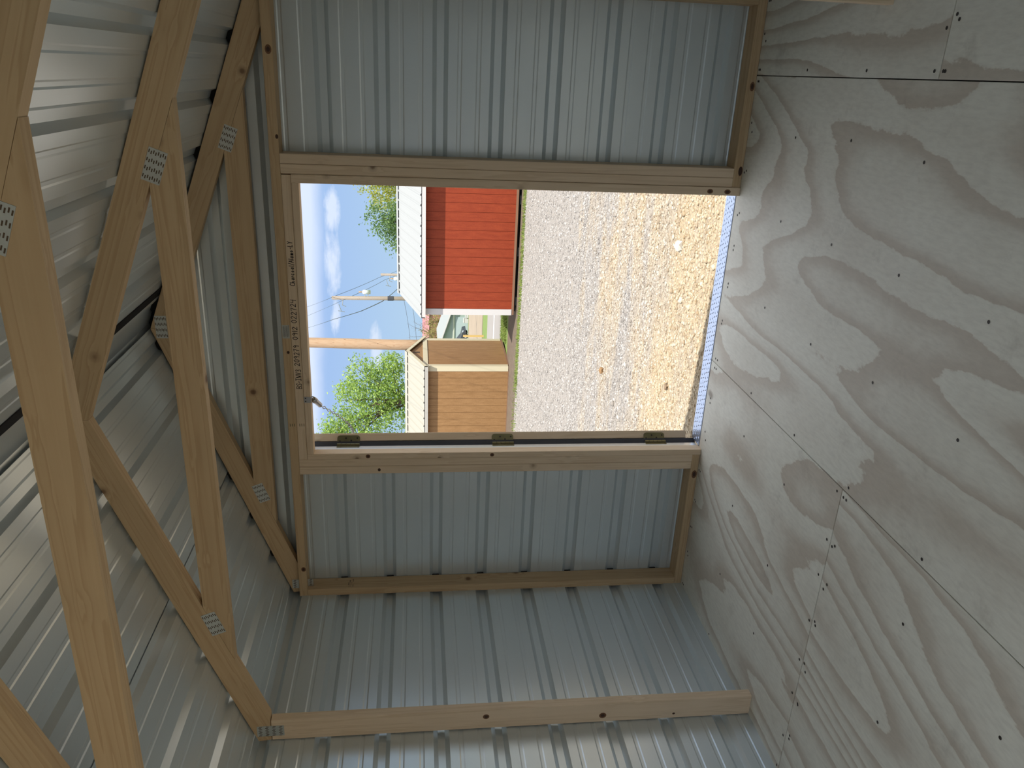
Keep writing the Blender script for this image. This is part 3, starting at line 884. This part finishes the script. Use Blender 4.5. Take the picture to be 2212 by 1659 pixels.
# ------------------------------------------------------------------ outdoors: ground
PROF = [(-40, -.45), (1, -.45), (14, -1.0), (18, -1.17), (26, -1.6), (40, -2.35), (60, -3.6), (110, -6.2), (320, -22)]
PY = [a for a, b in PROF]; PZ = [b for a, b in PROF]


def gz(y): return float(np.interp(y, PY, PZ))


def strip(name, x0, x1, y0, y1, dz, mat, **props):
    """a band of ground following the slope; x0, x1 may be functions of y"""
    f0 = x0 if callable(x0) else (lambda y: x0); f1 = x1 if callable(x1) else (lambda y: x1)
    ys = sorted(set([y0, y1] + [y for y in PY if y0 < y < y1] + list(np.linspace(y0, y1, 9))))
    m = MB(); vs = []
    for y in ys: vs += [(f0(y), y, gz(y) + dz), (f1(y), y, gz(y) + dz)]
    n = len(ys)
    m.add(vs, [(2 * j, 2 * j + 1, 2 * j + 3, 2 * j + 2) for j in range(n - 1)])
    a = len(m.v); m.add([(x, y, z - 0.12) for x, y, z in vs], [(2 * j + 2, 2 * j + 3, 2 * j + 1, 2 * j) for j in range(n - 1)])
    return m.build(name, mat, None, **props)


def mat_grass(name, a, b):
    mm, kx = mat_new(name)
    co = kx.a('ShaderNodeTexCoord').outputs['Object']
    n = kx.noise(kx.mapping(co, (2, 1, 1)), 2.5, 5, 0.7); n2 = kx.noise(co, 30, 3, 0.6)
    principled(kx, kx.mix(kx.math('ADD', kx.math('MULTIPLY', n, 0.7), kx.math('MULTIPLY', kx.math('SUBTRACT', n2, 0.3), 0.6), clamp=True), a, b), 0.9, 0, 0.1)
    return mm


SOIL = plain('bare_soil', (0.115, 0.09, 0.07), 0.95, 0, 0.1, 0.5, 9)
GRASSM = mat_grass('lawn_grass', (0.075, 0.12, 0.03), (0.19, 0.25, 0.085))
ROADM = plain('asphalt_road', (0.225, 0.212, 0.202), 0.9, 0, 0.1, 0.12, 1.5)
DRIVEM = plain('driveway_gravel', (0.25, 0.205, 0.155), 0.9, 0, 0.1, 0.3, 0.8)
strip('ground_gravel', -40, 40, -25, 13.9, 0, GRAVEL, kind='structure', label='sunlit crushed limestone yard outside the doorway')
strip('ground_soil', -40, 40, 13.9, 16.9, 0, SOIL, kind='structure', label='dark bare soil beneath the display sheds')
strip('ground_verge', -60, 50, 16.9, 19.5, 0, GRASSM, kind='structure', label='green grass verge behind the display sheds')
strip('road', -80, 60, 19.5, 30.4, 0, ROADM, kind='structure', label='pale asphalt road beyond the sheds')
m = MB(); m.box(-80, 24.1, gz(24.3) + .004, 60, 24.35, gz(24.3) + .018); m.build('road_line', TRIMW, None, kind='structure', label='white line along the road')
strip('ground_lawn', -260, 120, 30.4, 320, -0.02, GRASSM, kind='structure', label='roadside lawn across the road')
strip('driveway', lambda y: -14.6 - (y - 40) * .34, lambda y: -8.2 - (y - 40) * .32, 37.0, 92, -0.008, DRIVEM, kind='structure', label='beige gravel driveway leading to the garage')

# loose stones near the doorway, thinning out as they get too small to tell apart
g = np.random.default_rng(3)
ico_v = np.array([(0, 0, 1), (.89, 0, .45), (.28, .85, .45), (-.72, .53, .45), (-.72, -.53, .45), (.28, -.85, .45), (.72, .53, -.45), (-.28, .85, -.45), (-.89, 0, -.45), (-.28, -.85, -.45), (.72, -.53, -.45), (0, 0, -1)])
ico_f = np.array([(0, 1, 2), (0, 2, 3), (0, 3, 4), (0, 4, 5), (0, 5, 1), (1, 6, 2), (2, 7, 3), (3, 8, 4), (4, 9, 5), (5, 10, 1), (1, 10, 6), (2, 6, 7), (3, 7, 8), (4, 8, 9), (5, 9, 10), (6, 11, 7), (7, 11, 8), (8, 11, 9), (9, 11, 10), (10, 11, 6)])


def scatter_stones(n, y0, y1, r0, r1, side=0):
    y = g.uniform(y0, y1, n); lo_ = 0.65 - .51 * y - 0.7; hi_ = 2.05 - .10 * y + 0.7
    if side > 0: lo_, hi_ = hi_, hi_ + 1.2 + .32 * y
    if side < 0: lo_, hi_ = lo_ - 1.0 - .2 * y, lo_
    x = lo_ + (hi_ - lo_) * g.random(n)
    r = r0 + (r1 - r0) * g.random(n) ** 2.2 * np.where(g.random(n) < .03, 1.7, 1.0)
    z = np.interp(y, PY, PZ) + r * 0.15
    jit = 1 + g.uniform(-.28, .28, (n, 12, 1))
    sq = np.stack([g.uniform(.75, 1.35, n), g.uniform(.75, 1.35, n), g.uniform(.45, .85, n)], 1)[:, None, :]
    a = g.uniform(0, 6.28, n); ca, sa = np.cos(a)[:, None], np.sin(a)[:, None]
    P = ico_v[None] * jit * sq * r[:, None, None]
    X = P[..., 0] * ca - P[..., 1] * sa; Y = P[..., 0] * sa + P[..., 1] * ca
    V = np.stack([X + x[:, None], Y + y[:, None], P[..., 2] + z[:, None]], -1).reshape(-1, 3)
    F = (ico_f[None] + (np.arange(n) * 12)[:, None, None]).reshape(-1, 3)
    return V, F


parts = [scatter_stones(20000, 0.25, 2.8, 0.003, 0.015), scatter_stones(26000, 2.6, 6.2, 0.004, 0.017), scatter_stones(20000, 5.8, 13.7, 0.006, 0.021),
         scatter_stones(9000, 0.25, 5.5, 0.005, 0.020, 1), scatter_stones(11000, 5.3, 13.7, 0.008, 0.025, 1), scatter_stones(7000, 0.25, 13.7, 0.008, 0.024, -1)]
off = 0; Vs = []; Fs = []
for V, F in parts:
    Vs.append(V); Fs.append(F + off); off += len(V)
put(bpy.data.objects.new('loose_gravel', np_mesh('loose_gravel', np.concatenate(Vs), np.concatenate(Fs), STONES)), None, None, kind='stuff', label='loose crushed limestone pieces covering the yard', category='gravel')


def single_stone(x, y, r, color, label):
    m = MB(); z = gz(y) + r * .35
    m.add([(x + p[0] * r * rnd.uniform(.8, 1.25), y + p[1] * r * rnd.uniform(.7, 1.1), z + p[2] * r * rnd.uniform(.5, .75)) for p in ico_v], [tuple(f) for f in ico_f])
    m.build('stone', plain('stone_%d' % int(x * 100), color, 0.9, 0, .2, .2, 40), None, origin=(x, y, z), label=label, category='stone')


single_stone(-0.45, 4.25, 0.045, (0.20, 0.12, 0.06), 'rust brown stone lying alone midway across the pale gravel yard')
single_stone(0.30, 1.95, 0.030, (0.17, 0.12, 0.08), 'small dark brown stone in the tan gravel a step beyond the threshold')
single_stone(1.33, 2.05, 0.050, (0.46, 0.43, 0.38), 'big pale limestone lump in the gravel just outside the doorway')

# ------------------------------------------------------------------ display sheds
def gable_shed(name, x0, x1, y0, depth, zb, z_eave, z_ridge, siding, trim, roofm, label, hang=0.16, end_hang=0.05, groove=0.2032, gable_trim=True, vent=False):
    """shed with its long wall towards -y and its ridge along x"""
    t = root(name, ((x0 + x1) / 2, y0 + depth / 2, zb), label=label, category='shed')
    y1 = y0 + depth; ym = y0 + depth / 2; tr = 0.13
    nw = int(round((x1 - x0 - 2 * tr) / groove))
    gw = (x1 - x0 - 2 * tr) / nw
    for i in range(nw):      # siding boards with a groove between
        m = MB(); a = x0 + tr + i * gw
        m.box(a + .004, y0, zb, a + gw - .004, y0 + .03, z_eave + .02); m.build('siding_board', siding, t, origin=(a, y0, zb))
    m = MB(); m.box(x0 + .02, y0 + .012, zb, x1 - .02, y1 - .012, z_eave + .02); m.build('wall_core', siding, t)
    ng = int(round((depth - .26) / groove)); gg = (depth - .26) / ng
    s_ = (z_ridge - z_eave) / (depth / 2 + hang)
    for xs, sg in ((x1, 1), (x0, -1)):
        for i in range(ng):
            a = y0 + .13 + i * gg; m = MB()
            m.box(min(xs, xs - sg * .03), a + .004, zb, max(xs, xs - sg * .03), a + gg - .004, z_eave - .02); m.build('siding_board', siding, t, origin=(xs, a, zb))
        # gable triangle
        m = MB(); q = [(y0 + .03, z_eave), (y1 - .03, z_eave), (ym, z_eave + s_ * (depth / 2 - .03) + s_ * hang)]
        m.add([(xs - sg * .012, yy, zz) for yy, zz in q] + [(xs - sg * .05, yy, zz) for yy, zz in q], [(0, 1, 2) if sg > 0 else (2, 1, 0), (5, 4, 3) if sg > 0 else (3, 4, 5), (0, 3, 4, 1), (1, 4, 5, 2), (2, 5, 3, 0)])
        m.build('gable_board', siding, t)
        if gable_trim:
            m = MB(); m.box(min(xs + sg * .012, xs - sg * .02), y0, z_eave - .10, max(xs + sg * .012, xs - sg * .02), y1, z_eave + .025); m.build('gable_trim', trim, t)
        m = MB()             # rake boards under the roof edge
        for a, b in ((y0 - hang, ym), (y1 + hang, ym)):
            za, zb2 = z_eave, z_ridge
            xa, xb = (xs + sg * (end_hang - .02), xs + sg * end_hang)
            m.add([(xa, a, za), (xb, a, za), (xb, b, zb2), (xa, b, zb2), (xa, a, za - .09), (xb, a, za - .09), (xb, b, zb2 - .09), (xa, b, zb2 - .09)],
                  [(0, 1, 2, 3), (7, 6, 5, 4), (0, 4, 5, 1), (1, 5, 6, 2), (2, 6, 7, 3), (3, 7, 4, 0)])
        m.build('rake_board', trim, t)
        if vent and sg > 0:
            m = MB()
            for i in range(5):
                m.box(xs - .011, ym - .05, z_ridge - .36 + i * .035, xs - .004, ym + .05, z_ridge - .34 + i * .035)
            m.build('gable_vent', DARK, t)
    for xs, sg in ((x1, 1), (x0, -1)):
        for yy, sy in ((y0, -1), (y1, 1)):
            m = MB(); m.box(min(xs + sg * .014, xs - sg * tr), min(yy + sy * .014, yy - sy * .02), zb, max(xs + sg * .014, xs - sg * tr), max(yy + sy * .014, yy - sy * .02), z_eave - .01)
            m.box(min(xs + sg * .014, xs - sg * .02), min(yy - sy * .0201, yy - sy * tr), zb, max(xs + sg * .014, xs - sg * .02), max(yy - sy * .0201, yy - sy * tr), z_eave - .01)
            m.build('corner_trim', trim, t)
    m = MB(); m.box(x0 - end_hang, y0 - hang, z_eave - .10, x1 + end_hang, y0 - hang + .02, z_eave - .008); m.build('fascia', FASC if trim is TRIMC else TRIMW, t)
    m = MB(); m.box(x0 - end_hang, y0 - hang + .02, z_eave - .10, x1 + end_hang, y0, z_eave - .085); m.build('soffit', trim, t)
    L = math.hypot(depth / 2 + hang, z_ridge - z_eave); c, s2 = (depth / 2 + hang) / L, (z_ridge - z_eave) / L
    sp = lambda q: [(0, L)]
    sheet('roof_panel', t, (0, y0 - hang - .01, z_eave), (1, 0, 0), (0, c, s2), (0, -s2, c), x0 - end_hang, x1 + end_hang, x0 + .06, .2286, sp, mat=roofm)
    sheet('roof_panel', t, (0, y1 + hang + .01, z_eave), (1, 0, 0), (0, -c, s2), (0, s2, c), x0 - end_hang, x1 + end_hang, x0 + .06, .2286, sp, mat=roofm)
    m = MB()
    for sg in (-1, 1):
        m.add([(x0 - end_hang, ym, z_ridge + .035), (x1 + end_hang, ym, z_ridge + .035), (x1 + end_hang, ym + sg * .14, z_ridge + .03 - .14 * s2 / c), (x0 - end_hang, ym + sg * .14, z_ridge + .03 - .14 * s2 / c)], [(0, 1, 2, 3) if sg > 0 else (3, 2, 1, 0)])
    m.build('ridge_cap', roofm, t)
    for yy in (y0 + .12, ym, y1 - .22):
        m = MB(); m.box(x0 + .05, yy, zb - .10, x1 - .05, yy + .1, zb); m.build('skid', DARK, t)
    m = MB(); m.box(x0 - .004, y0 - .006, zb - .055, x1 + .004, y1 + .006, zb - .0005); m.build('floor_rim', plain('rim_' + name, (0.20, 0.11, 0.065), .8), t)
    for xx in np.linspace(x0 + .3, x1 - .3, 4):
        for yy in (y0 + .1, y1 - .3):
            m = MB(); gzz = gz(yy + .1) - .02; m.box(xx - .1, yy, gzz, xx + .1, yy + .2, zb - .10); m.build('support_block', plain('block', (0.16, 0.15, 0.14), .9), t)
    return t


gable_shed('red_shed', -3.0, 1.2, 14.62, 4.1, -0.905, 1.245, 1.815, RED, TRIMW, WHITE, 'rust red storage shed with white ribbed roof and white corner trim', hang=0.20)
gable_shed('tan_shed', -9.1, -4.86, 16.0, 2.25, -1.065, 1.155, 1.640, TAN, TRIMC, CREAM, 'tan storage shed with cream trim and cream ribbed roof', hang=0.12, vent=True)

# ------------------------------------------------------------------ grass fringes
BLADE = mat_leaf('grass_blade', (0.12, 0.19, 0.04), (0.34, 0.40, 0.13))


def blades(name, n, xr, yr, h0, h1, label, dens=None):
    x = g.uniform(xr[0], xr[1], n); y = yr[0] + (yr[1] - yr[0]) * g.random(n) ** 1.0
    z = np.interp(y, PY, PZ); h = g.uniform(h0, h1, n); a = g.uniform(0, 6.28, n); wd = 0.008 + h * .05
    lx, ly = g.normal(0, .35, n) * h, g.normal(0, .35, n) * h
    V = np.stack([np.stack([x - np.cos(a) * wd, y - np.sin(a) * wd, z], 1), np.stack([x + np.cos(a) * wd, y + np.sin(a) * wd, z], 1), np.stack([x + lx, y + ly, z + h], 1)], 1).reshape(-1, 3)
    F = np.arange(3 * n).reshape(-1, 3)
    put(bpy.data.objects.new(name, np_mesh(name, V, F, BLADE)), None, None, kind='stuff', label=label, category='grass')


blades('grass_fringe', 3000, (-4.6, 1.8), (13.45, 13.95), .015, .075, 'green weeds edging the gravel before the red shed')
blades('weeds', 700, (-10, -4.6), (13.3, 14.3), .02, .06, 'sparse weeds edging the gravel before the tan shed')
blades('verge_grass', 5500, (-4.7, -3.05), (17.3, 19.4), .03, .09, 'thick green grass between the two sheds')
blades('verge_grass', 2500, (-7.5, -4.75), (18.6, 19.4), .03, .09, 'green roadside grass behind the tan shed')
m_s = MB()

# ------------------------------------------------------------------ trees
BARK = plain('bark', (0.13, 0.10, 0.075), .9, 0, .2, .3, 8)


def tree(name, base_xy, crown, n, leaf, lm, label, cat='tree', trunk_r=.18, spiky=0.0, bare=0):
    """crown: list of (x, y, z, rx, ry, rz) lobes"""
    bx, by = base_xy; bz = gz(by)
    t = root(name, (bx, by, bz), label=label, category=cat)
    ctr = Vector((sum(c[0] for c in crown) / len(crown), sum(c[1] for c in crown) / len(crown), sum(c[2] for c in crown) / len(crown)))
    m = MB(); m.tube([(bx, by, bz - .1), ((bx * 2 + ctr.x) / 3, by, bz * .6 + ctr.z * .4), tuple(ctr)], [trunk_r, trunk_r * .75, trunk_r * .3], 8)
    m.build('trunk', BARK, t)
    m = MB()
    for c in crown:
        st = Vector((bx, by, bz)).lerp(ctr, rnd.uniform(.5, .95)); en = Vector(c[:3]) + Vector((rnd.uniform(-.4, .4) * c[3], rnd.uniform(-.4, .4) * c[4], rnd.uniform(0, .6) * c[5]))
        m.tube([st, st.lerp(en, .5) + Vector((0, 0, .1)), en], [trunk_r * .35, trunk_r * .22, trunk_r * .06], 6)
    for i in range(bare):
        a = rnd.uniform(-1, 1); c = rnd.choice(crown); st = Vector(c[:3]); L = rnd.uniform(.9, 1.6)
        en = st + Vector((a * c[3] * L, rnd.uniform(-.5, .5) * c[4], c[5] * L * rnd.uniform(.7, 1.2)))
        mid = st.lerp(en, .55) + Vector((rnd.uniform(-.2, .2), 0, rnd.uniform(-.1, .3)))
        m.tube([st, mid, en], [trunk_r * .22, trunk_r * .14, trunk_r * .04], 5)
        for q in range(4):
            s0 = mid.lerp(en, rnd.uniform(0, .9)); m.tube([s0, s0 + Vector((rnd.uniform(-.6, .6), rnd.uniform(-.3, .3), rnd.uniform(.1, .7)))], [trunk_r * .07, trunk_r * .025], 4)
    m.build('branches', BARK, t, kind='stuff')
    vol = np.array([c[3] * c[4] * c[5] for c in crown]) ** .67; cnt = (n * vol / vol.sum()).astype(int)
    Vs = []
    for c, kq in zip(crown, cnt):
        nt = max(6, kq // 26)                       # twigs: leaves gather in tufts
        d = g.normal(size=(nt, 3)); d /= np.linalg.norm(d, axis=1)[:, None]; rr = g.random(nt) ** .42
        tw = np.array(c[:3]) + d * rr[:, None] * np.array(c[3:]) * (1 + spiky * g.random(nt)[:, None])
        idx = g.integers(0, nt, kq)
        P = tw[idx] + g.normal(0, 1, (kq, 3)) * leaf * 2.6
        u = g.normal(size=(kq, 3)); u /= np.linalg.norm(u, axis=1)[:, None]; v = np.cross(u, g.normal(size=(kq, 3))); v /= np.linalg.norm(v, axis=1)[:, None]
        sz = leaf * g.uniform(.6, 1.3, (kq, 1))
        Vs.append(np.stack([P - u * sz, P + v * sz * .55, P + u * sz, P - v * sz * .55], 1).reshape(-1, 3))
    V = np.concatenate(Vs); F = np.arange(len(V)).reshape(-1, 4)
    put(bpy.data.objects.new('foliage', np_mesh('foliage', V - np.array([bx, by, bz]), F, lm)), t, Matrix.Translation((bx, by, bz)), kind='stuff')
    return t


LF1 = mat_leaf('spring_leaf', (0.17, 0.29, 0.06), (0.42, 0.54, 0.17))
LF2 = mat_leaf('yellow_leaf', (0.24, 0.28, 0.04), (0.46, 0.46, 0.13))
LF3 = mat_leaf('blue_green_leaf', (0.07, 0.14, 0.05), (0.22, 0.32, 0.13))
LF4 = mat_leaf('pink_bud_leaf', (0.26, 0.22, 0.09), (0.40, 0.36, 0.16))
tree('tree', (-14.6, 38), [(-13.6, 38, 3.1, 1.1, 1.2, 1.2), (-13.7, 38, 4.5, 1.0, 1.1, 1.0), (-14.6, 38, 3.6, 1.3, 1.4, 1.6), (-14.9, 38.2, 5.1, 1.1, 1.2, .9), (-15.6, 38, 3.2, 1.2, 1.3, 1.7), (-16.4, 38, 4.3, 1.1, 1.2, 1.6), (-16.7, 38, 5.8, .9, 1.0, 1.0), (-17.6, 38, 4.0, 1.3, 1.3, 2.6), (-13.0, 38, 2.6, .8, 1.0, .7), (-17.6, 38.2, 6.2, 1.0, 1.1, .9), (-18.4, 38, 5.2, 1.1, 1.2, 1.6), (-15.4, 38, 2.4, 1.6, 1.2, .9)],
     16500, .075, LF1, 'bright green leafy spring tree rising behind the tan shed roof', trunk_r=.22)
tree('tree', (-3.0, 41), [(-3.6, 41, 2.6, 1.3, 1.4, 1.6), (-4.4, 41, 2.4, 1.0, 1.2, 1.4), (-2.4, 41, 3.0, 1.2, 1.4, 1.7), (-1.2, 41, 2.2, 1.2, 1.3, 1.8)], 8000, .07, LF2, 'yellow green budding tree rising above the white ribbed roof', trunk_r=.2, spiky=.25)
tree('tree', (-5.6, 37), [(-5.3, 37, 2.2, 1.0, 1.2, 1.3), (-5.9, 37, 2.0, .6, 1.0, .8), (-4.7, 37, 2.4, .8, 1.0, 1.4)], 5200, .065, LF3, 'blue green tree with pointed sprays beside the yellow green one', trunk_r=.16, spiky=.4)
tree('bush', (-36.0, 114), [(-34.4, 114, -1.9, 1.8, 1.7, 1.9), (-36.6, 114, -1.4, 1.8, 1.7, 2.4), (-38.4, 114, -2.2, 1.8, 1.7, 2.0), (-35.6, 114.4, -3.4, 2.8, 1.7, 1.5)], 6500, .10, LF4, 'pinkish green bush with bare twigs beyond the gap between sheds', 'bush', trunk_r=.16, bare=22)
tree('bush', (-32.9, 122), [(-34.9, 122, -1.6, 1.4, 1.4, 1.5), (-33.9, 122, -3.6, 1.9, 1.5, 1.5), (-32.0, 122, -2.5, 1.8, 1.5, 2.2)], 3600, .10, LF1, 'green bush beside the far red barn', 'bush', trunk_r=.12)

# ------------------------------------------------------------------ poles and wires
pp = root('utility_pole', (-5.78, 20.4, gz(20.4)), label='thick orange brown timber pole standing right behind tan shed', category='pole')
m = MB(); m.smooth = True
m.tube([(-5.80, 20.4, gz(20.4) - .1), (-5.79, 20.4, 2.0), (-5.72, 20.4, 5.0), (-5.6, 20.4, 9.5)], [.178, .168, .158, .13], 20)
m.v = [(z - gz(20.4), x + 5.78, y - 20.4) for x, y, z in m.v]
m.build('shaft', POLE, pp, frame((-5.78, 20.4, gz(20.4)), (0, 0, 1), (1, 0, 0), (0, 1, 0)))


def line_pole(px, py, ztop, r, tx, tz, label, strap=True):
    p = root('utility_pole', (px, py, gz(py)), label=label, category='pole')
    z0 = gz(py)
    m = MB(); m.smooth = True; m.tube([(px, py, z0 - .1), (px, py, ztop)], [r * 1.25, r], 14)
    m.v = [(z - z0, x - px, y - py) for x, y, z in m.v]
    m.build('shaft', GREYPOLE, p, frame((px, py, z0), (0, 0, 1), (1, 0, 0), (0, 1, 0)))
    m = MB(); m.smooth = True
    m.tube([(tx, py - .05, tz - .26), (tx, py - .05, tz + .22), (tx, py - .05, tz + .29)], [.145, .145, .09], 14)
    tr_ = m.build('transformer', plain('transformer_grey', (0.62, 0.66, 0.66), .4), p)
    m = MB(); m.tube([(tx, py - .05, tz + .28), (tx, py - .05, tz + .44), (tx, py - .05, tz + .56)], [.035, .05, .02], 8)
    m.build('bushing', plain('brown_porcelain', (0.40, 0.26, 0.14), .4), tr_)
    for dz_ in (-.12, .10):
        m = MB(); m.box(min(px, tx) + .05, py - .03, tz + dz_, max(px, tx) - .1, py + .03, tz + dz_ + .06); m.build('bracket', GALV, p)
    m = MB(); m.tube([(px - r, py, ztop - .75), (px - .5, py - .05, ztop - .70), (px - .62, py - .05, ztop - .95)], .025, 6)
    m.tube([(px - .45, py - .05, ztop - .45), (px - .95, py - .05, ztop - .62)], .02, 6); m.tube([(px - .92, py - .05, ztop - .40), (px - 1.0, py - .05, ztop - .85)], .03, 6)
    m.build('cutout_arm', ZINC, p)
    if strap:
        m = MB(); m.tube([(px, py, 2.95), (px, py, 3.35)], r * 1.3, 14); m.build('tag_band', CHAR, p)
    return p


line_pole(-12.65, 50, 7.17, .13, -12.20, 4.78, 'grey wooden power pole with transformer seen over white shed roof')
line_pole(-13.72, 61, 4.30, .10, -14.05, 2.95, 'second power pole with transformer, half hidden by white shed roof', False)


def cable(name, pts, r, sag, label):
    m = MB()
    for a, b in zip(pts[:-1], pts[1:]):
        a, b = Vector(a), Vector(b); path = []
        for i in range(13):
            f = i / 12; q = a.lerp(b, f); q.z -= sag * 4 * f * (1 - f); path.append(q)
        m.tube(path, [max(.004, r * min(1.0, max(0.0, q.y - 26) / 22.0)) for q in path], 5)
    m.smooth = True
    m.build(name, CHAR, None, label=label, category='cable')


cable('power_cable', [(-0.5, 5, 3.86), (-12.65, 50.2, 7.14), (-14.0, 61.2, 4.40), (-18.0, 80, 3.31), (-26, 118, 1.5)], .014, .12, 'topmost thin wire running over the tips of both power poles')
cable('power_cable', [(-0.98, 5, 4.54), (-12.80, 50.2, 6.31), (-14.2, 61.2, 3.95), (-18.3, 80, 3.0), (-26.3, 118, 1.2)], .014, .12, 'second thin wire tied to the power poles just under the topmost one')
cable('power_cable', [(-3.6, 12, 6.2), (-7.70, 28, 5.75), (-9.84, 36, 5.61), (-11.49, 43, 4.70), (-12.78, 49.8, 3.66), (-14.62, 60, 2.86)], .026, .03, 'thick sagging cable leaving the taller power pole well below its tip')
cable('power_cable', [(-12.70, 50.0, 2.24), (-16.0, 50.4, 1.80), (-23, 50.8, 1.0)], .012, .05, 'lower thin wire running sideways from the taller power pole, upper of two')
cable('power_cable', [(-12.70, 50.0, 1.70), (-17.0, 50.5, 1.28), (-23, 50.9, .6)], .012, .05, 'lower thin wire running sideways from the taller power pole, lower of two')

# ------------------------------------------------------------------ far side of the road
gr = root('garage', (-32, 101, gz(98)), label='sage green garage with pale eaves at the end of the driveway', category='garage')
SAGE = plain('sage_siding', (0.29, 0.35, 0.325), .7, 0, .3, .06)
gzb = gz(97) - .1
m = MB(); m.box(-38.5, 97, gzb, -27.2, 105, -3.55); m.build('wall', SAGE, gr)
m = MB(); q = [(-38.5, -3.55), (-27.2, -3.55), (-32.85, -1.75)]
m.add([(x, 97.0, z) for x, z in q] + [(x, 105, z) for x, z in q], [(0, 1, 2), (5, 4, 3), (0, 3, 4, 1), (1, 4, 5, 2), (2, 5, 3, 0)]); m.build('gable', SAGE, gr)
m = MB()
for x0_, z0_, x1_, z1_ in ((-26.6, -3.72, -32.85, -1.70), (-39.1, -3.72, -32.85, -1.70)):
    m.add([(x0_, 96.5, z0_), (x1_, 96.5, z1_), (x1_, 105.5, z1_), (x0_, 105.5, z0_), (x0_, 96.5, z0_ + .16), (x1_, 96.5, z1_ + .16), (x1_, 105.5, z1_ + .16), (x0_, 105.5, z0_ + .16)],
          [(0, 1, 2, 3), (7, 6, 5, 4), (0, 4, 5, 1), (1, 5, 6, 2), (2, 6, 7, 3), (3, 7, 4, 0)])
m.build('roof', plain('grey_shingle', (0.22, 0.24, 0.24), .8), gr)
m = MB(); m.add([(-26.6, 96.45, -3.62), (-32.85, 96.45, -1.60), (-32.85, 96.45, -1.44), (-26.6, 96.45, -3.46)], [(0, 1, 2, 3)]); m.add([(-26.6, 96.5, -3.62), (-32.85, 96.5, -1.60), (-32.85, 96.5, -1.44), (-26.6, 96.5, -3.46)], [(3, 2, 1, 0)]); m.build('verge_board', TRIMW, gr)
m = MB(); m.box(-38.6, 96.9, -3.72, -27.1, 97.0, -3.50); m.build('belt_trim', plain('pale_green_trim', (0.44, 0.47, 0.40), .6), gr)
m = MB(); m.box(-33.9, 96.92, gzb, -28.4, 96.99, -3.95); m.build('garage_door', plain('pale_blue_door', (0.34, 0.41, 0.425), .6), gr)
fn = root('fence', (-25.3, 96, gz(96)), label='pale vertical board fence right beside the sage garage', category='fence')
for i in range(11):
    m = MB(); xx = -27.1 + i * .30; m.box(xx, 96, gz(96) - .1, xx + .27, 96.06, -3.75); m.build('fence_board', plain('fence_paint', (0.40, 0.41, 0.375), .7) if i == 0 else bpy.data.materials['fence_paint'], fn)
m = MB(); m.box(-27.2, 95.9, -3.76, -23.7, 96.2, -3.58); m.build('fence_cap', plain('fence_cap_grey', (0.30, 0.33, 0.31), .7), fn)
rb = root('barn', (-43, 142, gz(142)), label='faded red barn partly hidden by the far bushes', category='barn')
m = MB(); m.box(-49, 142, gz(142) - .2, -39.2, 148, -1.1); m.build('wall', plain('faded_red', (0.30, 0.11, 0.12), .7), rb)
m = MB(); m.add([(-49.3, 141.7, -1.1), (-38.9, 141.7, -1.1), (-38.9, 145, .2), (-49.3, 145, .2), (-49.3, 148.3, -1.1), (-38.9, 148.3, -1.1)], [(0, 1, 2, 3), (3, 2, 5, 4), (0, 3, 4), (1, 5, 2), (0, 4, 5, 1)]); m.build('roof', plain('barn_roof', (0.30, 0.13, 0.14), .6), rb)

ps = root('marker_post', (-10.165, 34.4, gz(34.4)), label='slim yellow timber post beside the road, seen between the sheds', category='post')
m = MB(); m.box(-10.21, 34.37, gz(34.4), -10.12, 34.44, -1.02); m.prism([(-10.21, 34.37), (-10.12, 34.37), (-10.12, 34.44), (-10.21, 34.44)], -1.02, -1.00); m.build('shaft', plain('yellow_timber', (0.52, 0.34, 0.13), .7), ps)


def vehicle(x, y):
    z = gz(y) + .0
    t = root('car', (x, y, z), label='dark parked car, its front wheel showing past the tan shed', category='car')
    m = MB(); L = 4.4
    side = [(0, .32), (.15, .75), (1.0, .92), (1.7, 1.42), (3.3, 1.45), (4.1, .98), (4.4, .9), (4.4, .32)]
    b = len(m.v)
    m.add([(x - a, y, z + h) for a, h in side] + [(x - a, y + 1.75, z + h) for a, h in side], [tuple(range(8)), tuple(range(15, 7, -1))] + [(i, 8 + i, 8 + (i + 1) % 8, (i + 1) % 8) for i in range(8)])
    m.build('body', plain('car_paint', (0.05, 0.06, 0.075), .25, .2), t)
    m = MB(); m.add([(x - 1.75, y - .01, z + 1.36), (x - 1.25, y - .01, z + .96), (x - 3.8, y - .01, z + .98), (x - 3.25, y - .01, z + 1.38)], [(0, 1, 2, 3)]); m.add([(x - .2, y - .01, z + .62), (x - .02, y - .01, z + .62), (x - .12, y - .01, z + .8), (x - .4, y - .01, z + .8)], [(0, 1, 2, 3)])
    m.build('window', plain('car_glass', (0.35, 0.42, 0.46), .1), t)
    for wx in (x - .85, x - 3.5):
        for wy in (y - .02, y + 1.57):
            m = MB(); m.tube([(wx, wy, z + .34), (wx, wy + .2, z + .34)], .34, 16); wh = m.build('wheel', plain('tyre', (0.02, 0.02, 0.02), .8), t)
            m = MB(); m.tube([(wx, wy - .012, z + .34), (wx, wy + .05, z + .34)], .20, 12); m.build('rim', ALUTRIM, wh)
    return t


vehicle(-28.6, 92.0)
for i, (bx, hh, lab) in enumerate(((-28.0, .62, 'white box standing on the driveway before the garage door, taller of two'), (-27.3, .40, 'low white box on the driveway before the garage door, shorter of two'))):
    m = MB(); zz = gz(93) + .02; m.box(bx, 93, zz, bx + .55, 93.5, zz + hh * .85); m.box(bx - .03, 92.97, zz + hh * .85, bx + .58, 93.53, zz + hh)
    m.build('storage_box', plain('white_plastic_%d' % i, (0.45, 0.45, 0.44), .5), None, origin=(bx, 93, zz), label=lab, category='box')
